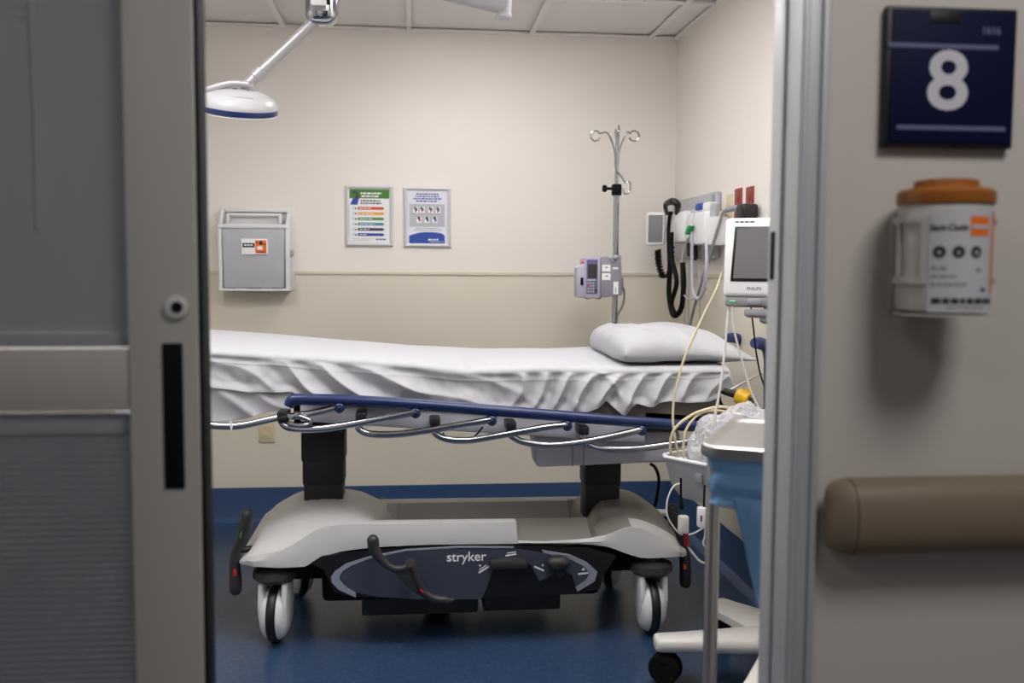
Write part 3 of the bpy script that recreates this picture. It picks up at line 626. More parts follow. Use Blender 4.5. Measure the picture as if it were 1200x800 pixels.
# ---- side rail: navy grip tube, chrome spindles, pivots
def rp(px, py, dy=0): return P(px, py, Y=YR+dy)
w = MB(); w.tube([rp(338, 476), rp(341, 470.5), rp(349, 468), rp(400, 468.8), rp(488, 473.5), rp(600, 482.5), rp(718, 492), rp(828, 500), rp(850, 502)], [.016, .0185, .0185, .0185, .0185, .0185, .0185, .0185], 16, 8); w.build('side_rail_grip', 'navy', e)
sp = [
 [(398, 476), (375, 482), (348, 487), (324, 490), (287, 498), (262, 499.5), (235, 497), (215, 492)],
 [(487, 482), (442, 491), (400, 498.5), (375, 502), (350, 502.5), (336, 500), (330, 494), (331, 488)],
 [(576, 491), (523, 500), (490, 505.5), (463, 508.5), (436, 508.5), (424, 505), (419.5, 498), (423, 489)],
 [(664, 497), (638, 500), (594, 508), (554, 515), (528, 515), (513, 510), (508, 503), (510, 496)],
 [(751, 502.5), (718, 510), (679, 517.5), (642, 521), (615, 518), (603, 513), (597, 507), (599, 500)],
 [(826, 514), (784, 520), (747, 525), (720, 526), (702, 525), (690, 521), (684, 513), (684, 505)]]
for i, s in enumerate(sp):
    pts = [rp(x, y, .0 if k else .0) for k, (x, y) in enumerate(s)]
    pts = [Vector((p.x, YR+(-.012+.02*k/7 if i else .005), p.z)) for k, p in enumerate(pts)]
    MB().tube(pts, .0118, 12, 8).build('rail_spindle', 'chrome', e)
    c = rp(*s[0])
    if i < 5:
        w = MB(); w.cyl(c+Vector((0, -.022, -.004)), c+Vector((0, .02, -.004)), .016, n=20, bev=.004); w.box(c+Vector((-.016, -.012, 0)), c+Vector((.016, .012, .03)), .005); kn = w.build('rail_knuckle', 'navy', e)
        w = MB(); w.cyl(c+Vector((0, -.026, -.004)), c+Vector((0, -.02, -.004)), .006, n=14, bev=.002); w.build('bolt_cap', 'blackp', kn)
    if i:
        q = rp(*s[-1]); w = MB(); w.box((q.x-.017, YR-.015, q.z-.012), (q.x+.017, YR+.085, q.z+.018), .006); w.build('pivot_bracket', 'blackp', e)
w = MB(); q = rp(331, 490); w.cyl(q+Vector((-.014, -.001, -.003)), q+Vector((.018, -.001, .003)), .0165, n=16, bev=.003); w.build('rail_collar', 'blackp', e)
w = MB(); w.tube([rp(346, 486, -.012), rp(362, 492, -.01), rp(362, 497, -.01), rp(350, 498, -.01), rp(338, 496, -.01)], .008, 10); w.cyl(rp(345, 486, -.012), rp(351, 487, -.012), .014, n=14, bev=.003); w.build('latch_lever', 'chrome', e)
w = MB(); q1 = rp(270, 493, -.012); w.prism([rp(269, 493, -.012), rp(271.5, 493, -.012), rp(272.5, 500, -.012), rp(271, 505, -.012), rp(269.5, 500, -.012)], (0, .003, 0)); w.build('tie_tag', 'pwhite', e)
w = MB(); w.tube([rp(519, 507, .03), rp(525, 517, .03), rp(540, 518.5, .03), rp(556, 511, .03), rp(566, 500, .03)], .003, 6); w.build('release_cable', 'black', e)
# ---- stryker side panel
YPn = 3.258
def pp(px, py, Y=YPn): return P(px, py, Y=Y)
bk = [(364, 660), (377, 652), (405, 648), (440, 645), (500, 641), (560, 639), (608, 640), (650, 641), (690, 643), (722, 652), (714, 664), (706, 676), (703, 690), (676, 696), (560, 700), (416, 699), (392, 694), (386, 682), (380, 668)]
MB().prism([pp(x, y, YPn+.006) for x, y in bk], (0, .02, 0)).build('skirt', 'blackp', e, flat=True)
sp_ = [(398, 675), (408, 666), (419, 660), (433, 655), (476, 646), (540, 642.5), (602, 643), (638, 648), (667, 655), (686, 664), (692, 672), (686, 681), (675, 688), (670, 673), (655, 668), (643, 676), (632, 681), (627, 672), (622, 661), (580, 661), (576, 672), (570, 690), (564, 702), (490, 702), (440, 699), (418, 694), (404, 685)]
pn = MB().prism([pp(x, y) for x, y in sp_], (0, .008, 0)).build('side_panel', 'slate', e, flat=True)
def strip(w, o, i, Y, d): 
    A_ = [P(x, y, Y=Y) for x, y in o]; B_ = [P(x, y, Y=Y) for x, y in i]
    w.grid([A_, B_]); w.grid([[p+Vector((0, d, 0)) for p in A_], A_]); w.grid([B_, [p+Vector((0, d, 0)) for p in B_]])
w = MB()
strip(w, [(417, 700), (397, 691), (388.5, 682), (388, 676), (392, 670), (405, 661), (433, 652), (476, 643.6), (540, 640.2), (602, 640.6)], [(417, 694.5), (404, 686), (398, 679), (398, 675), (402, 669), (412, 662.5), (434, 654.2), (476, 645.4), (540, 641.8), (602, 642.2)], YPn-.0015, .008)
strip(w, [(635, 644.5), (668, 650), (688, 659), (700, 670), (697, 681), (677, 693)], [(637, 647.5), (667, 654.5), (684, 663), (691, 671.5), (687, 679), (674.5, 688)], YPn-.0015, .008)
w.build('panel_stripe', 'stripe', e)
w = MB(); c = pp(546.5, 652.5, YPn-.001); w.text('stryker', .046, wallT(c), ext=.0006, bold=.0004); w.build('panel_lettering', 'pwhite', pn, flat=True); w = MB()
def bar(p0, p1, t): 
    a, b = pp(*p0, Y=YPn-.001), pp(*p1, Y=YPn-.001); d = (b-a).normalized(); n = Vector((-d.z, 0, d.x))*t/2
    w.prism([a+n, b+n, b-n, a-n], (0, .0015, 0))
bar((561, 671), (573, 663.5), .006); bar((561.5, 667.5), (570, 662), .003); w.prism([pp(561, 661.5), pp(564, 661.5), pp(562.5, 664.5)], (0, -.0012, 0))
w.build('panel_symbol', 'pwhite', pn, flat=True); w = MB(); bar((592.5, 651), (605, 649), .005); bar((594, 648), (605, 646.5), .003); w.prism([pp(597, 653), pp(601, 653), pp(599, 656)], (0, -.0012, 0))
w.build('panel_symbol', 'pwhite', pn, flat=True); w = MB(); bar((626, 663.5), (637.5, 668.5), .006); w.prism([pp(634.5, 663), pp(637.5, 663), pp(636, 660)], (0, -.0012, 0))
w.build('panel_symbol', 'pwhite', pn, flat=True); w = MB(); bar((677.5, 672.5), (689.5, 671), .006); bar((683, 668.5), (684.3, 666), .003); w.prism([pp(681.5, 668), pp(685.5, 667.5), pp(683.5, 664.5)], (0, -.0012, 0))
w.build('panel_symbol', 'pwhite', pn, flat=True)
# ---- casters
def caster(x, y, yaw):
    c = Vector((x, y, .1)); ax = Vector((math.cos(yaw), math.sin(yaw), 0))
    w = MB(); w.lathe([(.055, .05), (.075, .04), (.078, .02), (.06, .004), (.03, 0)], (x, y, .212), (0, 0, 1), 28); w.lathe([(.03, 0), (.03, .05)], (x, y, .26), n=20)
    cs = w.build('caster_hood', 'charcoal', e)
    w = MB(); w.lathe([(.07, -.0155), (.092, -.015), (.0985, -.009), (.1, 0), (.0985, .009), (.092, .015), (.07, .0155)], c, ax, 44); w.build('tyre', 'blackp', cs)
    for s in (-1, 1):
        w = MB(); w.lathe([(.088, .0157), (.086, .022), (.078, .034), (.062, .043), (.04, .047), (.001, .048)], c, ax*s, 36); w.build('wheel_cover', 'white', cs)
        f = MB(); q = c+ax*s*.030; per = Vector((-ax.y, ax.x, 0))
        f.prism([q+per*a+Vector((0, 0, b)) for a, b in ((-.05, .115), (.05, .115), (.062, .04), (.055, 0), (.03, -.04), (-.03, -.04), (-.055, 0), (-.062, .04))], ax*s*.019, .006); f.build('caster_fork', 'white', cs)
for (px, py, yw) in ((324, 751, -.10), (761, 741, .02)):
    c = P(px, py, Z=0); caster(c.x, c.y, yw)
caster(-.43, 3.83, .35); caster(.80, 3.83, -.3)
# ---- pedals
def brake(cx, py_mid, tl_, bl_, Y, rod, flip):
    w = MB(); pts = [P(x, y, Y=Y) for x, y in (tl_+[(cx, py_mid)]+bl_)]
    w.tube(pts, [.0215, .0235, .0235, .02, .016, .019, .021, .022, .021], 14, 8); w.ball(pts[0], .0215); w.ball(pts[-1], .021)
    pd = w.build('brake_pedal', 'charcoal', e)
    w = MB(); a, b = P(cx, py_mid, Y=Y), P(rod, py_mid-3, Y=Y+.02); w.cyl(a, b, .011, n=14); w.build('pedal_shaft', 'blackp', pd); return pd
pd = brake(277, 645, [(290, 603), (289, 609), (287, 620), (283, 634)], [(275, 660), (276, 677), (276, 685), (276, 690)], 3.36, 300, 1)
w = MB(); w.prism([P(282, 623.5, Y=3.334), P(283.6, 623.5, Y=3.334), P(282.4, 630, Y=3.334), P(280.6, 630, Y=3.334)], (0, .02, 0)); w.build('release_mark', 'gdot', pd)
w = MB(); w.prism([P(273.4, 667, Y=3.336), P(277, 667, Y=3.336), P(277, 674.5, Y=3.336), P(273.4, 674.5, Y=3.336)], (0, .02, 0)); w.build('brake_mark', 'rdot', pd)
pd = brake(799, 640, [(788, 597), (789, 602), (792, 615), (796, 628)], [(802, 650), (803, 665), (803, 677), (803, 682)], 3.42, 780, -1)
w = MB(); w.prism([P(802, 625, Y=3.38), P(806, 626, Y=3.38), P(807, 640, Y=3.38), P(803, 639, Y=3.38)], (0, .03, 0)); w.build('release_mark', 'red', pd)
w = MB(); w.prism([P(801.5, 661, Y=3.394), P(804, 661, Y=3.394), P(804, 667, Y=3.394), P(801.5, 667, Y=3.394)], (0, .02, 0)); w.build('brake_mark', 'vorange', pd)
w = MB(); Yp_ = 3.19
w.ball(P(437, 633, Y=Yp_), .0195); w.tube([P(437, 633, Y=Yp_), P(437.5, 637, Y=Yp_), P(439, 645, Y=Yp_), P(449, 658, Y=Yp_), P(461, 666, Y=Yp_), P(472, 666, Y=Yp_), P(483, 663, Y=Yp_), P(488, 676, Y=Yp_), P(496, 692, Y=Yp_), P(508, 701, Y=Yp_), P(522, 703, Y=Yp_), P(532, 703, Y=Yp_)], [.0195, .0195, .018, .013, .012, .012, .013, .012, .012, .014, .014, .005], 14, 8)
w.prism([P(452, 661, Y=Yp_-.004), P(462, 667, Y=Yp_-.004), P(474, 667, Y=Yp_-.004), P(484, 664, Y=Yp_-.004), P(490, 680, Y=Yp_-.004), P(498, 694, Y=Yp_-.004), P(506, 701, Y=Yp_-.004), P(494, 700, Y=Yp_-.004), P(478, 688, Y=Yp_-.004)], (0, .012, 0), .003)
w.cyl(P(481, 660, Y=Yp_-.01), P(481, 660, Y=YPn+.01), .016, n=16, bev=.003)
pd = w.build('steer_pedal', 'charcoal', e)
w = MB(); w.prism([P(493, 690, Y=Yp_-.018), P(497, 694, Y=Yp_-.018), P(496, 695.5, Y=Yp_-.018), P(492, 691.5, Y=Yp_-.018)], (0, .02, 0)); w.build('brake_mark', 'rdot', pd)
w = MB(); w.box((pp(576, 0).x, YPn-.03, pp(0, 680).z), (pp(623, 0).x, YPn+.04, pp(0, 667.5).z), .012); w.build('lift_pedal', 'charcoal', e)
w = MB(); c = pp(654, 659, YPn-.015); w.ball(c, .042, .03, .026); w.cyl(c+Vector((.004, .0, -.02)), c+Vector((.01, .02, -.045)), .018, n=14); w.build('lift_knob', 'charcoal', e)
w = MB(); w.tube([P(448, 583, Y=3.96), P(448, 592, Y=3.96), P(450, 606, Y=3.93)], [.012, .02, .015], 12); w.build('steer_pedal', 'charcoal', e)
# ---- push handles at the head end
def push(Y, px, py, pxb, pyb, gx):
    w = MB(); a = P(px, py, Y=Y)
    pts = [P(pxb, pyb, Y=Y), P(px+4.5, py+42, Y=Y), P(px+5, py+18, Y=Y), P(px+2, py+4, Y=Y), P(px-5, py, Y=Y-.02), P(gx, py, Y=Y-.04)]
    w.tube(pts, [.014, .014, .0145, .017, .022, .022, .018], 14, 8); w.build('push_handle', 'navyp', e)
push(3.36, 895, 402, 899, 500, 884)
push(3.95, 866, 396, 868, 480, 852)
w = MB(); w.tube([(1.10, 3.36, zr(1.1)-.02), (1.24, 3.38, zr(1.2)-.02), (1.27, 3.6, zr(1.2)-.02), (1.24, 3.9, zr(1.2)-.02), (1.10, 3.93, zr(1.1)-.02)], .014, 10); w.build('head_frame', 'blackp', e)
# ================================================================== MATTRESS, SHEETS, PILLOW
def ztop_n(x): return float(np.interp(x, XN, ZN))
XN, ZN = zip(*[(P(x, y, Y=3.28).x, P(x, y, Y=3.28).z) for x, y in ((180, 404), (242, 407), (320, 412), (395, 417), (486, 423), (544, 430), (590, 429), (638, 427), (705, 429), (794, 429), (860, 428))])
XF, ZF = zip(*[(P(x, y, Y=3.95).x, P(x, y, Y=3.95).z) for x, y in ((190, 383), (242, 384.5), (320, 390), (400, 397), (480, 403), (560, 407), (640, 407), (700, 405), (800, 410), (860, 413))])
XH, ZHm = zip(*[(P(x, y, Y=3.24).x, P(x, y, Y=3.24).z) for x, y in ((180, 452), (242, 454), (290, 460.5), (341, 460), (360, 470), (480, 480), (600, 485), (690, 484), (703, 477), (713, 470), (721, 478), (731, 488), (740, 480), (748, 473), (763, 478), (776, 473), (789, 471), (812, 473), (836, 471), (850, 466), (864, 452))])
XE = 1.09
def ztf(x): return float(np.interp(x, XF, ZF))
def zhm(x): return float(np.interp(x, XH, ZHm))
e = None
w = MB(); mr = []
for x in np.linspace(-.93, XE-.02, 40):
    zb_ = zr(x)-.003; zt_ = ztop_n(x)-.014; zf_ = ztf(x)-.016
    mr.append([Vector((x, 3.285, zb_)), Vector((x, 3.285, zt_-.03)), Vector((x, 3.31, zt_)), Vector((x, 3.925, zf_)), Vector((x, 3.945, zf_-.03)), Vector((x, 3.945, zb_))])
w.grid(mr, True); w.f.append(list(range(6))); w.mi.append(0); w.f.append([39*6+j for j in range(6)]); w.mi.append(0)
tag(w.build('mattress', 'mattress'), 'dark vinyl mattress under the white sheet on the stretcher', 'mattress')
def ridge(t): return 1-abs(2*((t) % 1)-1)
def sm(a, b, x): t = min(1, max(0, (x-a)/(b-a))); return t*t*(3-2*t)
def fold(x, z):
    """crease height field on the hanging side of the sheet"""
    n1 = noise.noise(Vector((x*3.1, z*4, 2.3))); n2 = noise.noise(Vector((x*7, z*6, 7.7)))
    kl = 1-sm(.15, .45, x)
    pL = (x*.55+z*1.0)*10.5+n1*1.0; pR = (x*1.0-z*.62)*10+n1*1.5
    a = ridge(pL)**1.6; b = ridge(pR)**2.0
    m = .35+.65*sm(-.25, .35, noise.noise(Vector((x*2.2, z*2.5, 11.0))))
    return (kl*a+(1-kl)*b)*m+.22*n2+.2*noise.noise(Vector((x*16-z*8, z*15, 3.1)))+.10*noise.noise(Vector((x*30+z*14, z*26, 5.1)))
rows = []
NU = 330
for i in range(NU):
    x = -.95+(XE+.95)*i/(NU-1)
    zt_, zf_, zh_ = ztop_n(x), ztf(x), zhm(x); r_ = []
    endd = sm(XE-.10, XE, x)
    for k in range(30):
        t = k/29; z = zh_+(zt_-.02-zh_)*t
        amp = .056*(1-t)**.45*sm(0, .10, 1-t)*(.35+.65*sm(0, .25, t))
        y = 3.256+.010*t**1.5+endd*.012*(1-t)
        f_ = fold(x, z); y -= amp*(f_-.4)
        if .55 < x < .80: y -= .012*math.exp(-((x-.645-.12*(1-t))/.018)**2)*(1-.3*t)     # fold hanging at the pillow
        y -= .0022*math.exp(-((t-.80)/.022)**2)                                         # seam piping
        r_.append(Vector((x+.006*(f_-.4)*(1-t), y, z)))
    for k in range(1, 8):
        an = k/8*PI/2; r_.append(Vector((x, 3.266+.042*(1-math.cos(an)), zt_-.02+.02*math.sin(an)-.0)))
    for k in range(1, 27):
        t = k/27; y = 3.308+(3.925-3.308)*t
        wr = noise.noise(Vector((x*5, y*4, 1)))*.0025+noise.noise(Vector((x*14, y*5, 4)))*.0016*(1-t)
        edge = .004*ridge(x*9+noise.noise(Vector((x*4, 3, 3)))*1.2)**3*math.exp(-t*9)
        r_.append(Vector((x, y, zt_+(zf_-zt_)*t+wr+edge+.006*math.sin(PI*t))))
    for k in range(1, 6):
        an = k/5*PI/2; r_.append(Vector((x, 3.925+.035*math.sin(an), zf_-.035*(1-math.cos(an)))))
    for k in range(1, 5): r_.append(Vector((x, 3.962+.003*k, zf_-.035-.035*k)))
    rows.append(r_)
# head end of the sheet folds down over the mattress end
last = rows[-1]
for s in (.25, .5, .75, 1.0):
    r_ = []
    for p in last:
        zt_ = .5*(ztop_n(XE)+ztf(XE))
        d = max(0, p.z-(zt_-.13)); yy = p.y+(.012*math.sin(p.y*40))*s
        r_.append(Vector((XE+.028*math.sin(s*PI*.5)+.01*s+.012*s*math.sin(p.y*17), yy, p.z-d*s*.9)))
    rows.append(r_)
sh = MB().grid(rows).build('bed_sheet', 'sheet', sub=1, ang=180)
tag(sh, 'rumpled white sheet covering the stretcher mattress and hanging over its side', 'sheet')
# lower sheet corner hanging at the foot end
XLh, ZLh = zip(*[(P(x, y, Y=3.255).x, P(x, y, Y=3.255).z) for x, y in ((180, 490), (242, 496), (262, 495), (290, 491), (310, 484), (341, 479))])
rows = []
for i in range(70):
    x = -.95+(P(341, 470, Y=3.255).x+.95)*i/69; zh_ = float(np.interp(x, XLh, ZLh)); zt_ = zhm(x)+.035; r_ = []
    for k in range(18):
        t = k/17; z = zh_+(zt_-zh_)*t
        f_ = ridge((x*.55+z)*9+noise.noise(Vector((x*4, z*5, 5)))*1.2)**2*.5+noise.noise(Vector((x*6, z*8, 8)))*.6
        r_.append(Vector((x, 3.274+.008*t-.026*(f_)*sm(0, .3, 1-t), z)))
    rows.append(r_)
tag(MB().grid(rows).build('under_sheet', 'sheet', sub=1, ang=180, solid=.0015), 'lower layer of white sheet hanging below the top sheet at the foot end', 'sheet')
# pillow
pc_ = Vector((.935, 3.585, 1.000)); ax_, ay_, th = .235, .315, .060
rows = []; NP = 44
def prow(sgn):
    out = []
    for i in range(NP+1):
        u = -1+2*i/NP; rr = []
        for j in range(NP+1):
            v = -1+2*j/NP
            uu, vv = math.sin(u*PI/2), math.sin(v*PI/2)
            px_ = ax_*uu*(1-.07*(1-vv*vv)) if uu > 0 else ax_*uu*(1-.12*abs(vv)**5); py_ = ay_*vv*(1-.05*(1-uu*uu))
            flat = max(0, (1-abs(uu)**2.6))*max(0, (1-abs(vv)**3.2)); tt = flat**.5
            if uu < 0: tt = max(tt, (max(0, 1-abs(uu)**8)*max(0, 1-abs(vv)**5))**.4*.95)
            wr = noise.noise(Vector((px_*9, py_*9, sgn*3)))*.009+.016*ridge((px_+py_*.4)*7+noise.noise(Vector((px_*5, py_*5, 1))))**3*(1 if sgn > 0 else .3)
            h = th*tt*(1.15 if sgn > 0 else .74)+wr*tt
            tilt = -.022*(px_/ax_)**2*(1 if px_ > 0 else .1)-.018*(py_/ay_)*(-1 if py_ < 0 else 1)*0
            out_z = sgn*h+tilt-.012*abs(vv)**2
            rr.append(pc_+Vector((px_+(.03*max(0, uu)**6*abs(vv)**4), py_, out_z)))
        out.append(rr)
    return out
w = MB(); w.grid(prow(1)); w.grid([r[::-1] for r in prow(-1)])
pil = w.build('pillow', 'pillow', sub=1, ang=180); tag(pil, 'plump white pillow at the head of the stretcher', 'pillow')
bmx = bmesh.new(); bmx.from_mesh(pil.data); bmesh.ops.remove_doubles(bmx, verts=bmx.verts[:], dist=.0006); bmesh.ops.recalc_face_normals(bmx, faces=bmx.faces[:]); bmx.to_mesh(pil.data); bmx.free()
# ================================================================== MONITOR CART
cx, cy = 1.20, 2.875
e = cart = thing('monitor_cart', (cx, cy, 0), 'grey wheeled pole stand with basket beside the head of the bed', 'medical cart')
MB().cyl((cx, cy, .12), (cx, cy, 1.16), .019, n=20).build('pole', 'offwhite', e)
w = MB(); w.lathe([(.11, 0), (.11, .045), (.08, .07), (.03, .09)], (cx, cy, .095), (0, 0, 1), 30); w.build('base_hub', 'offwhite', e)
def cleg(px, py, z, k=1, nm='base_leg'):
    t = P(px, py, Z=z); d = Vector((t.x-cx, t.y-cy, 0)); L = d.length; d.normalize(); n = Vector((-d.y, d.x, 0))
    w = MB(); o = Vector((cx, cy, 0)); rows = []
    for s, hw, zt_, zb_ in ((.0, .075, .160, .100), (.3, .066, .160, .104), (.6, .052, .154, .107), (.85, .041, .150, .107), (.965, .037, .149, .108), (.99, .032, .147, .109), (1.0, .022, .143, .113)):
        c = o+d*L*s
        prof = [(-1, .25), (-1, .75), (-.75, 1), (.75, 1), (1, .75), (1, .25), (.75, 0), (-.75, 0)]
        rows.append([c+n*hw*k*a+Vector((0, 0, zb_+(zt_-zb_)*b)) for a, b in prof])
    w.grid(rows, True); w.f.append([len(rows)*8-8+j for j in range(8)]); w.mi.append(0); w.f.append(list(range(8))); w.mi.append(0)
    lg = w.build(nm, 'offwhite', cart, ang=50)
    c = o+d*(L-.035); q = Vector((n.x*.9+d.x*.5, n.y*.9+d.y*.5, 0)).normalized()
    w = MB()
    for s in (-1, 1): w.cyl((c.x+q.x*.007*s, c.y+q.y*.007*s, .05), (c.x+q.x*.026*s, c.y+q.y*.026*s, .05), .0495, n=26, bev=.006)
    w.cyl((c.x, c.y, .06), (c.x, c.y, .118), .011); w.ball((c.x, c.y, .075), .03, .03, .028); w.build('caster', 'black', lg)
cleg(767, 754, .125); cleg(836, 706, .135, 1.35); cleg(905, 706, .125); cleg(960, 790, .125); cleg(882, 815, .125)
# basket
A0, A1 = Vector((.785, 3.045, .682)), Vector((.99, 2.745, .682)); dA = (A1-A0).normalized(); nB = Vector((-dA.y, dA.x, 0))
wB = .24; LB = (A1-A0).length
def bpt(s, t, z, ins): 
    return A0+dA*(ins+(LB-2*ins)*s)+nB*(ins+(wB-2*ins)*t)+Vector((0, 0, z-.70))
def ring(z, ins, rad=.18):
    out = []
    for (cs, ct, a0) in ((1-rad*.8, rad, -PI/2), (1-rad*.8, 1-rad, 0), (rad*.8, 1-rad, PI/2), (rad*.8, rad, PI)):
        for k in range(6):
            an = a0+k/5*PI/2; out.append(bpt(cs+rad*.8*math.cos(an), ct+rad*math.sin(an), z, ins))
    return out
w = MB(); w.grid([ring(.70, .0), ring(.706, .002), ring(.706, .010), ring(.698, .012), ring(.62, .03), ring(.585, .05)], True); w.f.append([5*24+j for j in range(24)]); w.mi.append(0)
w.grid([ring(.70, .0), ring(.693, .004), ring(.61, .022), ring(.572, .045)], True); nn = len(w.v)-24; w.f.append([nn+j for j in range(24)]); w.mi.append(0)
bs = w.build('basket', 'lgrey', e, ang=40)
MB().tube(ring(.703, .003), .006, 8, 2, closed=True).build('basket_rim', 'white', bs)
w = MB(); c = bpt(.45, 0, .655, .008); rt = Tm(c, 0, 0, math.atan2(dA.y, dA.x)); w.box((-.012, -.004, -.016), (.012, .002, .016), .002, rt); w.build('basket_clip', 'grey', bs)
MB().box((cx-.17, cy-.02, .62), (cx, cy+.02, .65), .005).build('basket_arm', 'grey', e)
# ---- patient monitor
rx = Vector((.90, -.436, 0)).normalized(); O_ = P(846.5, 347, Y=2.93)
yw = math.atan2(rx.y, rx.x)
T = Tm(O_, 0, 0, yw) @ Matrix.Rotation(math.radians(-7), 4, 'X')
e = thing('patient_monitor', O_+rx*.15+Vector((0, 0, -.05)), 'white patient monitor with dark grey screen on the cart pole beside the jamb', 'monitor')
W_, H_ = .30, .242
w = MB(); 
prof = [(0, .004, 0, .0), (.004, -.004, .004, 0)]
w.box((0, 0, 0), (W_, .05, H_), .014, T, 3); w.prism([T @ Vector(p) for p in ((.02, .045, .02), (W_-.02, .045, .02), (W_-.05, .11, .05), (.05, .11, .05))], T.to_3x3() @ Vector((0, 0, .17)), .01)
w.build('monitor_housing', 'white', e)
w = MB(); w.prism([T @ Vector(p) for p in ((.022, -.003, .046), (W_-.022, -.003, .046), (W_-.028, -.003, .214), (.030, -.003, .214))], T.to_3x3() @ Vector((0, .012, 0)), .002); w.build('screen_bezel', 'bezel', e)
w = MB(); w.prism([T @ Vector(p) for p in ((.031, -.0038, .055), (W_-.031, -.0038, .055), (W_-.036, -.0038, .205), (.038, -.0038, .205))], T.to_3x3() @ Vector((0, .006, 0))); w.build('screen', 'screen', e, flat=True)
w = MB(); w.text('PHILIPS', .0135, T @ Tm((.094, -.0006, .024), PI/2), ext=.0006, bold=.0003); w.build('brand_lettering', 'greyc', e, flat=True)
w = MB(); rr = random.Random(5); u = .03
while u < .085:
    L = rr.uniform(.006, .014); w.box((u, -.0006, .226), (u+L, .004, .2305), 0, T); u += L+.003
w.build('model_marking', 'pnavy', e, flat=True)
w = MB(); w.box((.008, .006, -.028), (W_-.01, .06, -.001), .005, T); m_ = w.build('lower_strip', 'greyc', e)
MB().box((.022, .003, -.016), (.038, .008, -.012), .001, T).build('power_led', 'led', m_)
w = MB(); w.box((.075, .0, -.024), (.115, .02, -.006), .004, T); w.build('front_latch', 'grey', m_)
w = MB(); w.box((.065, .01, -.058), (.16, .09, -.036), .006, T); w.box((.11, .02, -.075), (.2, .1, -.05), .006, T); w.box((.12, .03, -.04), (.19, .08, -.02), .004, T); w.build('mount_bracket', 'grey', e)
w = MB(); q = T @ Vector((.15, .06, -.07)); w.cyl((cx, cy, 1.12), (cx, cy, q.z+.01), .026, n=20); w.tube([(cx, cy, q.z-.005), q], .024, 12); w.build('pole_socket', 'grey', e)
# ---- cables from the monitor
def pxs(pts, Y): return [P(x, y, Y=Y if not callable(Y) else Y(i)) for i, (x, y) in enumerate(pts)]
cable('monitor_cable', [T @ Vector((.06, .10, .12)), T @ Vector((.012, .085, .105))]+pxs([(847, 319), (839, 340), (824, 370), (802, 420), (791, 462), (788.5, 488), (791, 513), (796, 536)], 3.06), .0042, 'cream_cable', 'cream cable hanging in front of the pillow, leftmost of the cables at the monitor')
cable('monitor_cable', pxs([(856, 352), (852.5, 375), (848, 422), (844, 454), (837, 491), (833, 505)], 2.94), .0040, 'white_cable', 'white cable hanging straight from the monitor over the pillow corner')
cable('monitor_cable', pxs([(858, 352), (859, 380), (868, 417), (879.5, 457), (890, 480), (896, 500)], 2.93), .0034, 'white_cable', 'white cable slanting right past the pillow tip to the jamb')
cable('monitor_cable', pxs([(880, 360), (883, 385), (886, 412), (891, 438), (897, 458), (901, 490), (903, 520)], 3.05), .0028, 'black', 'thin black cable hanging under the monitor beside the blue push handle')
cable('coiled_cable', pxs([(789, 538), (786, 529), (786, 515), (792.5, 500), (811, 486), (830, 479), (845, 476.5), (857, 479), (868, 487), (874, 500), (870, 530)], lambda i: 3.07-.012*i), .0048, 'cream_cable', 'cream cable arching highest above the basket')
cable('coiled_cable', pxs([(801, 542), (801, 520), (803, 506), (810, 494), (821, 484), (836, 481), (855, 484), (866, 496), (868, 525)], 3.02), .0042, 'cream_cable', 'cream cable arching just under the highest one above the basket')
cable('coiled_cable', pxs([(823, 546), (822, 520), (824, 507), (830, 497), (840, 489), (855, 485), (870, 489), (880, 510)], 2.98), .0040, 'cream_cable', 'short cream cable arch rising beside the clear bags')
# hanging leads with connectors below the basket
e = thing('connector_lead', P(800, 650, Y=2.93), 'white lead loop with pale connector and red plug hanging under the basket', 'cable')
MB().tube(pxs([(797, 566), (789, 570), (782, 586), (782, 604), (790, 618), (799, 626), (812, 625), (826, 617)], 2.96), .0028, 8).build('lead', 'white_cable', e)
MB().tube(pxs([(798, 560), (798, 580), (799, 596)], 2.93), [.0035, .0035, .007], 8).build('lead', 'black', e)
w = MB(); a, b_ = P(795.5, 604, Y=2.93), P(806, 624, Y=2.93); w.box((a.x, 2.915, b_.z), (b_.x, 2.945, a.z), .005); w.build('connector', 'offwhite', e)
w = MB(); w.cyl(P(803, 624, Y=2.93), P(806, 640, Y=2.93), .009, .008, 14); w.build('red_plug', 'red', e)
MB().tube(pxs([(806, 640), (812, 648), (820, 657), (832, 661), (842, 660)], 2.93), .0035, 8).build('lead', 'white_cable', e)
e = thing('connector_lead', P(823, 640, Y=2.90), 'white lead with small red marked connector hanging beside the steel table leg', 'cable')
MB().tube(pxs([(826, 568), (825, 585), (825, 596)], 2.90), .0032, 8).build('lead', 'black', e)
w = MB(); a, b_ = P(818, 594, Y=2.90), P(827, 617, Y=2.90); w.box((a.x, 2.885, b_.z), (b_.x, 2.915, a.z), .004); w.m = 1; a, b_ = P(821, 604, Y=2.884), P(823, 611, Y=2.884); w.box((a.x, 2.8845, b_.z), (b_.x, 2.89, a.z)); w.build('connector', ['pwhite', 'red'], e)
MB().tube(pxs([(826, 617), (826, 628), (824, 636), (828, 642)], 2.90), .003, 8).build('lead', 'white_cable', e)
cable('hanging_cable', pxs([(762, 543), (768, 548), (772, 560), (771, 575), (768, 590), (763, 604)], 4.30)+[P(762, 606, Y=4.3)+Vector((0, 0, -.08))], .0075, 'black', 'black power cord hanging behind the right lift column', 'cable')
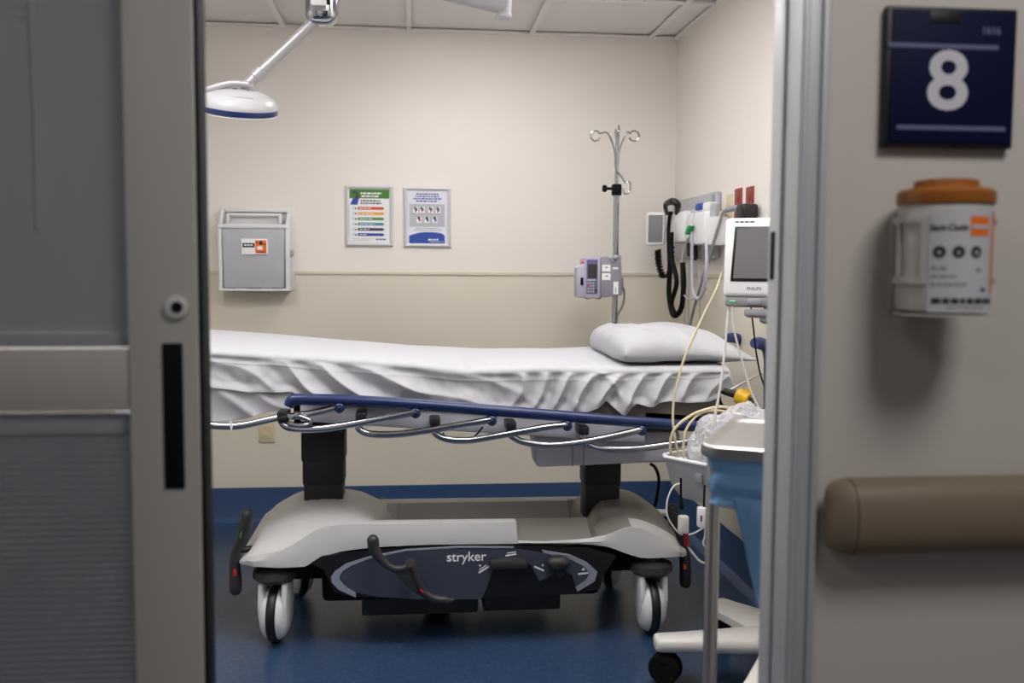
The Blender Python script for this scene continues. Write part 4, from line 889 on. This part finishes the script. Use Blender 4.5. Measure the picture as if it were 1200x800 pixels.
# clear bags in the basket
def bag(c, r_, seed, label, rot):
    b = bmesh.new(); bmesh.ops.create_icosphere(b, subdivisions=5, radius=1); s = Vector((seed*3.1, seed*1.7, seed))
    for v in b.verts:
        n = v.co.normalized(); d = 1+.22*noise.noise(n*1.6+s)+.16*abs(noise.noise(n*3.4+s))+.10*abs(noise.noise(n*7.5+s))+.05*abs(noise.noise(n*15+s)); v.co = n*d
    w = MB(); w.bm(b, Matrix.Translation(c) @ Matrix.Rotation(rot, 4, 'Z') @ Matrix.Diagonal((r_[0], r_[1], r_[2], 1)))
    return tag(w.build('plastic_bag', 'bag', ang=14), label, 'plastic bag')
cB = bpt(.42, .5, .69, 0)
bag(bpt(.42, .42, .745, 0), (.075, .062, .088), 1, 'crumpled clear plastic bag in the basket, the one nearer the bed', -.6)
bag(bpt(.76, .45, .790, 0), (.10, .062, .085), 2, 'crumpled clear plastic bag in the basket, the one nearer the jamb', -.4)
w = MB(); w.box((-.014, -.006, 0), (.014, .006, .09), .003, Tm(bpt(.10, .30, .606, 0), .1, .05, .4)); tag(w.build('paper_packet', 'pwhite'), 'small white packet standing in the left end of the basket', 'packet')
# gas hose with yellow cap
e = thing('gas_hose_coupling', P(868, 480, Y=3.08), 'black hose coupling with yellow cap sticking up behind the basket', 'hose coupling')
MB().cyl(P(847, 457.5, Y=3.10), P(867, 464, Y=3.08), .0125, n=18, bev=.003).build('coupling_barrel', 'blackp', e)
w = MB(); w.cyl(P(864, 463, Y=3.09), P(878, 469, Y=3.06), .026, .022, 24, .004); w.prism([P(872, 458, Y=3.075), P(881, 453, Y=3.075), P(882, 456, Y=3.075), P(877, 463, Y=3.075)], (0, .01, 0)); w.build('yellow_cap', 'yellow', e)
w = MB(); w.cyl(P(877, 468, Y=3.062), P(884, 471, Y=3.05), .011, .009, 16, .002); w.box(P(879, 484, Y=3.06), P(889, 474, Y=3.03), .006); w.build('nozzle', 'blackp', e)
MB().tube(pxs([(848, 458), (843, 462), (846, 474), (856, 479), (870, 480), (880, 482)], 3.10), .0045, 8).build('hose', 'black', e)
MB().tube(pxs([(852, 459), (870, 449), (894, 437)], 3.12), .004, 8, smooth=False).build('pull_rod', 'steel', e)
# ================================================================== STEEL TABLE WITH DRAPE
t0 = Vector((.590, 1.955, .915)); dn = Vector((.883, -.469, 0)); dl = Vector((.469, .883, 0))
def rrect(ins, z, L=.46, W=.40, r_=.05):
    out = []
    for (a, b, a0) in ((r_, r_, PI), (L-r_, r_, 1.5*PI), (L-r_, W-r_, 0), (r_, W-r_, PI/2)):
        for k in range(9):
            an = a0+k/8*PI/2; rr = max(r_-ins, .004); out.append(t0+dn*(a+rr*math.cos(an))+dl*(b+rr*math.sin(an))+Vector((0, 0, z-.915)))
    return out
e = thing('instrument_table', (.78, 2.0, 0), 'stainless steel instrument table inside the doorway', 'table')
w = MB(); rings = [rrect(0, .893), rrect(-.003, .897), rrect(-.003, .916), rrect(.002, .920), rrect(.008, .919), rrect(.014, .914), rrect(.03, .913)]
w.grid(rings, True); n_ = len(rings[0]); w.f.append([6*n_+j for j in range(n_)]); w.mi.append(0); w.f.append(list(range(n_))); w.mi.append(0)
w.build('table_top', 'steel', e, ang=50)
lp = P(835, 620, Y=1.99)
MB().cyl((lp.x, 1.99, .05), (lp.x, 1.99, .893), .0150, n=20).build('leg', 'steel', e)
far = t0+dn*.42+dl*.3
MB().cyl((far.x, far.y, .05), (far.x, far.y, .893), .0150, n=20).build('leg', 'steel', e)
w = MB(); w.tube([(lp.x, 1.99, .06), (far.x, far.y, .06)], .016, 12, smooth=False); w.tube([(lp.x, 1.85, .045), (lp.x, 2.2, .045)], .018, 12, smooth=False); w.tube([(far.x, far.y-.15, .045), (far.x, far.y+.15, .045)], .018, 12, smooth=False)
w.build('floor_frame', 'steel', e)
for c in ((lp.x, 1.86), (lp.x, 2.19), (far.x, far.y-.14), (far.x, far.y+.14)): MB().cyl((c[0], c[1], 0), (c[0], c[1], .04), .02, n=16, bev=.003).build('foot', 'black', e)
# drape: gathered band under the rim plus a hanging tail
def dr(ins, z, k): return rrect(ins, z)
w = MB(); rows = []
zs = np.linspace(.892, .792, 16)
for i, z in enumerate(zs):
    base = rrect(.018, z); n_ = len(base); up = []
    for j in range(n_):
        for s in range(3): up.append(base[j].lerp(base[(j+1) % n_], s/3))
    cc = sum(up, Vector())/len(up); r_ = []
    for j, p in enumerate(up):
        o_ = Vector((p.x-cc.x, p.y-cc.y, 0)).normalized()
        r_.append(p+o_*(.006*noise.noise(Vector((j*.13, z*55, 2)))+.004*noise.noise(Vector((j*.05, z*110, 9)))+.004*math.sin(z*130+.3*math.sin(j*.2))))
    rows.append(r_)
w.grid(rows, True)
dp = w.build('blue_drape', 'drape', ang=180, solid=.001, sub=1); tag(dp, 'pale blue cloth drape wrapped under the steel table rim', 'drape')
ORG_d = ORG[dp]
w = MB(); rows = []
L0 = [(858, 583), (864, 606), (870, 632), (877, 665), (884, 697), (892, 728), (900, 760)]; 
for i in range(37):
    t = i/36; q = t*6; k = min(int(q), 5); fx = q-k
    lx = L0[k][0]+(L0[k+1][0]-L0[k][0])*fx; ly = L0[k][1]+(L0[k+1][1]-L0[k][1])*fx
    a = P(lx, ly, Y=1.93); r_ = []
    for s in range(40):
        u = s/39; x = a.x+(1.02-a.x)*u; y = 1.93-.46*(x-.66)+.013*math.sin(u*26+t*2)*(.4+t)+.006*noise.noise(Vector((u*9, t*5, 1)))
        r_.append(Vector((x, y, a.z)))
    rows.append(r_)
w.grid(rows); w.build('drape_tail', 'drape', dp, ang=180, solid=.001)
# ================================================================== CORRIDOR WALL: SIGN, WIPES, HANDRAIL
e = thing('room_sign', (.867, YF-.01, 1.478), 'navy square room sign with a large white 8 on the corridor wall', 'sign')
X0, X1, Z0, Z1 = .757, .978, 1.478, 1.701; Ysn = YF-.02
MB().box((X0, Ysn+.002, Z0), (X1, YF-.0005, Z1), .004).build('sign_holder', 'signblack', e)
MB().box((X0+.008, Ysn-.0005, Z0+.007), (X1-.005, Ysn+.004, Z1-.006), .0015).build('sign_face', 'signblue', e)
def sg(px, py): return P(px, py, Y=Ysn-.001)
MB().box((sg(1091, 0).x, Ysn-.0015, sg(0+1100, 27).z), (sg(1128, 0).x, Ysn+.002, sg(1100, 13).z), .001).build('holder_tab', 'signblack', e)
w = MB()
a, b_ = sg(1041, 50.5), sg(1170, 57.5); w.m = 1; w.box((a.x, Ysn-.0012, (a.z+b_.z)/2-.0035), (b_.x, Ysn+.001, (a.z+b_.z)/2+.0035)); a, b_ = sg(1051, 147), sg(1178, 153); w.box((a.x, Ysn-.0012, (a.z+b_.z)/2-.0035), (b_.x, Ysn+.001, (a.z+b_.z)/2+.0035))
w.m = 0; w.text('8', .133, wallT(sg(1110.5, 98)) @ Matrix.Diagonal((1.1, .98, 1, 1)), ext=.0008, bold=.0024); w.m = 1; w.text('1616', .0165, wallT(sg(1161.5, 36.5)), ext=.0005, bold=.0005)
w.build('sign_lettering', ['signwhite', 'signgrey'], e, flat=True)
# wipes canister in its wall bracket
RC = .069; c0 = P(1106, 290, Y=YF-.083); ccx, ccy = c0.x, YF-.083
zt_, zb_ = P(1106, 238, Y=ccy-.04).z, P(1106, 366, Y=ccy-.05).z
e = thing('wipes_canister', (ccx, ccy, zb_), 'white wipes canister with orange lid hanging in a bracket on the corridor wall', 'wipes canister')
w = MB(); w.lathe([(RC-.006, 0), (RC-.001, .004), (RC, .01), (RC, zt_-zb_-.006), (RC-.002, zt_-zb_)], (ccx, ccy, zb_), n=48); w.build('canister_body', 'canister', e)
w = MB(); h = zt_; w.lathe([(RC+.002, 0), (RC+.003, .003), (RC+.003, .018), (RC-.002, .023), (RC*.70, .026), (RC*.68, .036), (RC*.60, .038), (.001, .038)], (ccx, ccy, h), n=48); w.build('lid', 'orange', e)
def bend(u, z, d=.0008):
    an = u/RC; return Vector((ccx+(RC+d)*math.sin(an), ccy-(RC+d)*math.cos(an), z))
def upx(px): return RC*(math.asin(max(-1, min(1, (px-1106)/54.)))-math.radians(30))
def zpx(py): return P(1106, py, Y=ccy-RC*.9).z
w = MB()
def patch(u0, u1, z0, z1, m, d):
    w.m = m; n = max(2, int(abs(u1-u0)/.004)); 
    w.grid([[bend(u0+(u1-u0)*i/n, z0, d) for i in range(n+1)], [bend(u0+(u1-u0)*i/n, z1, d) for i in range(n+1)]])
patch(upx(1090), upx(1159.7), zb_+.0005, zpx(246), 0, .0008)
patch(upx(1134), upx(1153), zpx(276), zpx(253), 2, .0014); patch(upx(1135.5), upx(1151.5), zpx(267.5), zpx(263), 0, .002)
patch(upx(1156.5), upx(1159), zpx(343), zpx(248), 2, .0014)
def btext(s, size, px, py, m, bold=0, al='CENTER'):
    t = MB().text(s, size, Matrix.Identity(4), al, .0, bold); u0, z0 = upx(px), zpx(py)
    w.m = m; w.add([bend(u0+v.x, z0+v.y, .0016) for v in t.v], t.f)
btext('Sani-Cloth', .0125, 1112, 266.5, 1, .0004)
for px, a_ in ((1102, 1), (1122.5, 1), (1141, 1)):
    u0, z0 = upx(px), zpx(295); k = 20; w.m = 1; w.add([bend(u0+.0092*math.cos(2*PI*i/k), z0+.0092*math.sin(2*PI*i/k), .0014) for i in range(k)], [list(range(k))])
    w.m = 0; w.add([bend(u0+.0026*math.cos(2*PI*i/12)*(1 if px != 1122.5 else .7), z0-.001+.0024*math.sin(2*PI*i/12)*(1.4 if px == 1141 else 1), .0019) for i in range(12)], [list(range(12))])
rr = random.Random(3)
def bwords(x0, x1, py, hgt, m):
    u, ue = upx(x0), upx(x1)
    while u < ue-.004:
        L = min(rr.uniform(.006, .014), ue-u); patch(u, u+L, zpx(py)-hgt/2, zpx(py)+hgt/2, m, .0014); u += L+.0022
bwords(1094, 1110, 314, .004, 3); bwords(1094, 1124, 323.5, .003, 3); bwords(1094, 1134, 333, .004, 3); bwords(1141, 1146, 316, .005, 3); bwords(1147, 1153, 339, .005, 1); bwords(1095, 1158, 352.5, .0085, 1); bwords(1112, 1150, 360, .003, 3)
w.build('label', ['label', 'ink', 'vorange', 'inkg'], e, flat=True, norm=False)
# bracket: back plate and a windowed left cheek
e2 = thing('canister_bracket', (ccx, YF-.03, zb_-.004), 'white wall bracket cradling the wipes canister', 'bracket')
w = MB(); zA, zB = zpx(333), zpx(252)
w.box((ccx-.05, YF-.012, zb_-.004), (ccx+.05, YF-.0005, zB+.005), .003)
w.lathe([(RC-.03, 0), (RC+.003, 0), (RC+.003, .003), (RC-.03, .003)], (ccx, ccy, zb_-.006), n=40)
w.build('back_plate', 'canister', e2)
def arc(u0, u1, z0, z1, d0=.0015, d1=.006):
    w = MBc; n = 10
    rows = []
    for i in range(n+1):
        u = u0+(u1-u0)*i/n; rows.append([bend(u, z0, d0), bend(u, z0, d1), bend(u, z1, d1), bend(u, z1, d0)])
    w.grid(rows, True); w.f.append([len(w.v)-4+k for k in range(4)]); w.mi.append(0); w.f.append([len(w.v)-4*(n+1)+k for k in range(4)]); w.mi.append(0)
MBc = MB(); uL, uR = -RC*2.35, upx(1089)
arc(uL, uR, zB-.010, zB); arc(uL, uR, zA, zA+.010); arc(uR-.009, uR, zA+.0101, zB-.0101); arc(upx(1060)-.008, upx(1060), zA+.0101, zB-.0101)
MBc.build('cradle_frame', 'canister', e2, ang=40)
MBc = MB(); arc(-uR*0+RC*.98, RC*2.3, zB-.012, zB-.002); arc(RC*.98, RC*2.3, zA, zA+.010); MBc.build('cradle_arm', 'canister', e2, ang=40)

# handrail
e = thing('handrail', (1.6, YF-.05, .80), 'tan rounded corridor handrail with a curved end cap', 'handrail')
zc_ = (P(1050, 565, Y=YF-.07).z+P(1050, 655, Y=YF-.07).z)/2; hh = (P(1050, 565, Y=YF-.07).z-P(1050, 655, Y=YF-.07).z)/2
def hprof(x, k=1, kz=1):
    out = []
    for i in range(22):
        an = -PI/2+PI*i/21; yy = YF-.028-.052*abs(math.cos(an))**.62*k; out.append(Vector((x, yy, zc_+hh*kz*math.sin(an))))
    out.append(Vector((x, YF-.028+.012*min(1, k+.2), zc_+hh*kz*.7))); out.append(Vector((x, YF-.028+.012*min(1, k+.2), zc_-hh*kz*.7))); return out
xs_ = P(1006, 610, Y=YF-.075).x
w = MB(); w.grid([hprof(xs_), hprof(2.6)], True); n_ = 24; w.f.append([n_+j for j in range(n_)]); w.mi.append(0); w.build('rail_cover', 'handrail', e, ang=50)
MB().grid([hprof(xs_-.0016, .97, .975), hprof(xs_, .97, .975)], True).build('cap_seam', 'black', e)
w = MB(); w.grid([hprof(xs_-.0015, .985, .985), hprof(xs_-.009, .92, .975), hprof(xs_-.019, .76, .93), hprof(xs_-.028, .52, .86), hprof(xs_-.034, .26, .76), hprof(xs_-.036, .05, .66)], True); w.f.append([5*24+j for j in range(24)]); w.mi.append(0); w.build('end_cap', 'handrail', e, ang=50)
w = MB()
for x in (.95, 1.9): w.cyl((x, YF-.03, zc_), (x, YF-.0005, zc_), .022, n=18)
w.build('wall_standoff', 'grey', e)
GROUPS = dict(ceiling_light='square ceiling lights in the tiled ceiling', wall_poster='framed posters on the back wall', wall_outlet='outlet plates on the walls', monitor_cable='cables hanging from the patient monitor',
              coiled_cable='cream cables arching over the basket', plastic_bag='clear bags in the basket', connector_lead='leads hanging under the basket', thin_lead='thin leads below the wall board')
for o in list(COL.objects):
    k = o.name.split('.')[0]
    if o.parent is None and k in GROUPS: o['group'] = GROUPS[k]
# ================================================================== LIGHT, WORLD, CAMERA
def area(name, loc, sx, sy, en, col, tgt=None):
    l = bpy.data.lights.new(name, 'AREA'); l.shape = 'RECTANGLE'; l.size = sx; l.size_y = sy; l.energy = en; l.color = col
    o = bpy.data.objects.new(name, l); COL.objects.link(o); o.location = loc
    if tgt is not None: o.rotation_euler = (Vector(tgt)-Vector(loc)).to_track_quat('-Z', 'Y').to_euler()
    return o
area('corridor_lamp_and_fill', (1.02, .24, 2.74), .7, .7, 24, (1, .965, .94))
area('corridor_lamp_and_fill', (-1.3, -.5, 2.74), .9, .9, 10, (1, .965, .94))  # fill light added to brighten the sliding door, no known lamp there
wd = bpy.data.worlds.new('World'); SC.world = wd; wd.use_nodes = True
wd.node_tree.nodes['Background'].inputs['Color'].default_value = (.75, .78, .85, 1); wd.node_tree.nodes['Background'].inputs['Strength'].default_value = .12
cam = bpy.data.cameras.new('camera'); co = bpy.data.objects.new('camera', cam); COL.objects.link(co)
cam.sensor_width = 36; cam.lens = FPX/1200*36; cam.clip_start = .05
m3 = Matrix((_r, _u, -_f)).transposed(); co.matrix_world = Matrix.Translation((0, 0, CH)) @ m3.to_4x4()
cam.dof.use_dof = True; cam.dof.focus_distance = 3.45; cam.dof.aperture_fstop = 2.6
SC.camera = co
vs_ = SC.view_settings; SC.display_settings.display_device = 'sRGB'
vs_.view_transform = 'Standard'; vs_.look = 'None'; vs_.gamma = 1; vs_.exposure = 0; vs_.use_curve_mapping = False
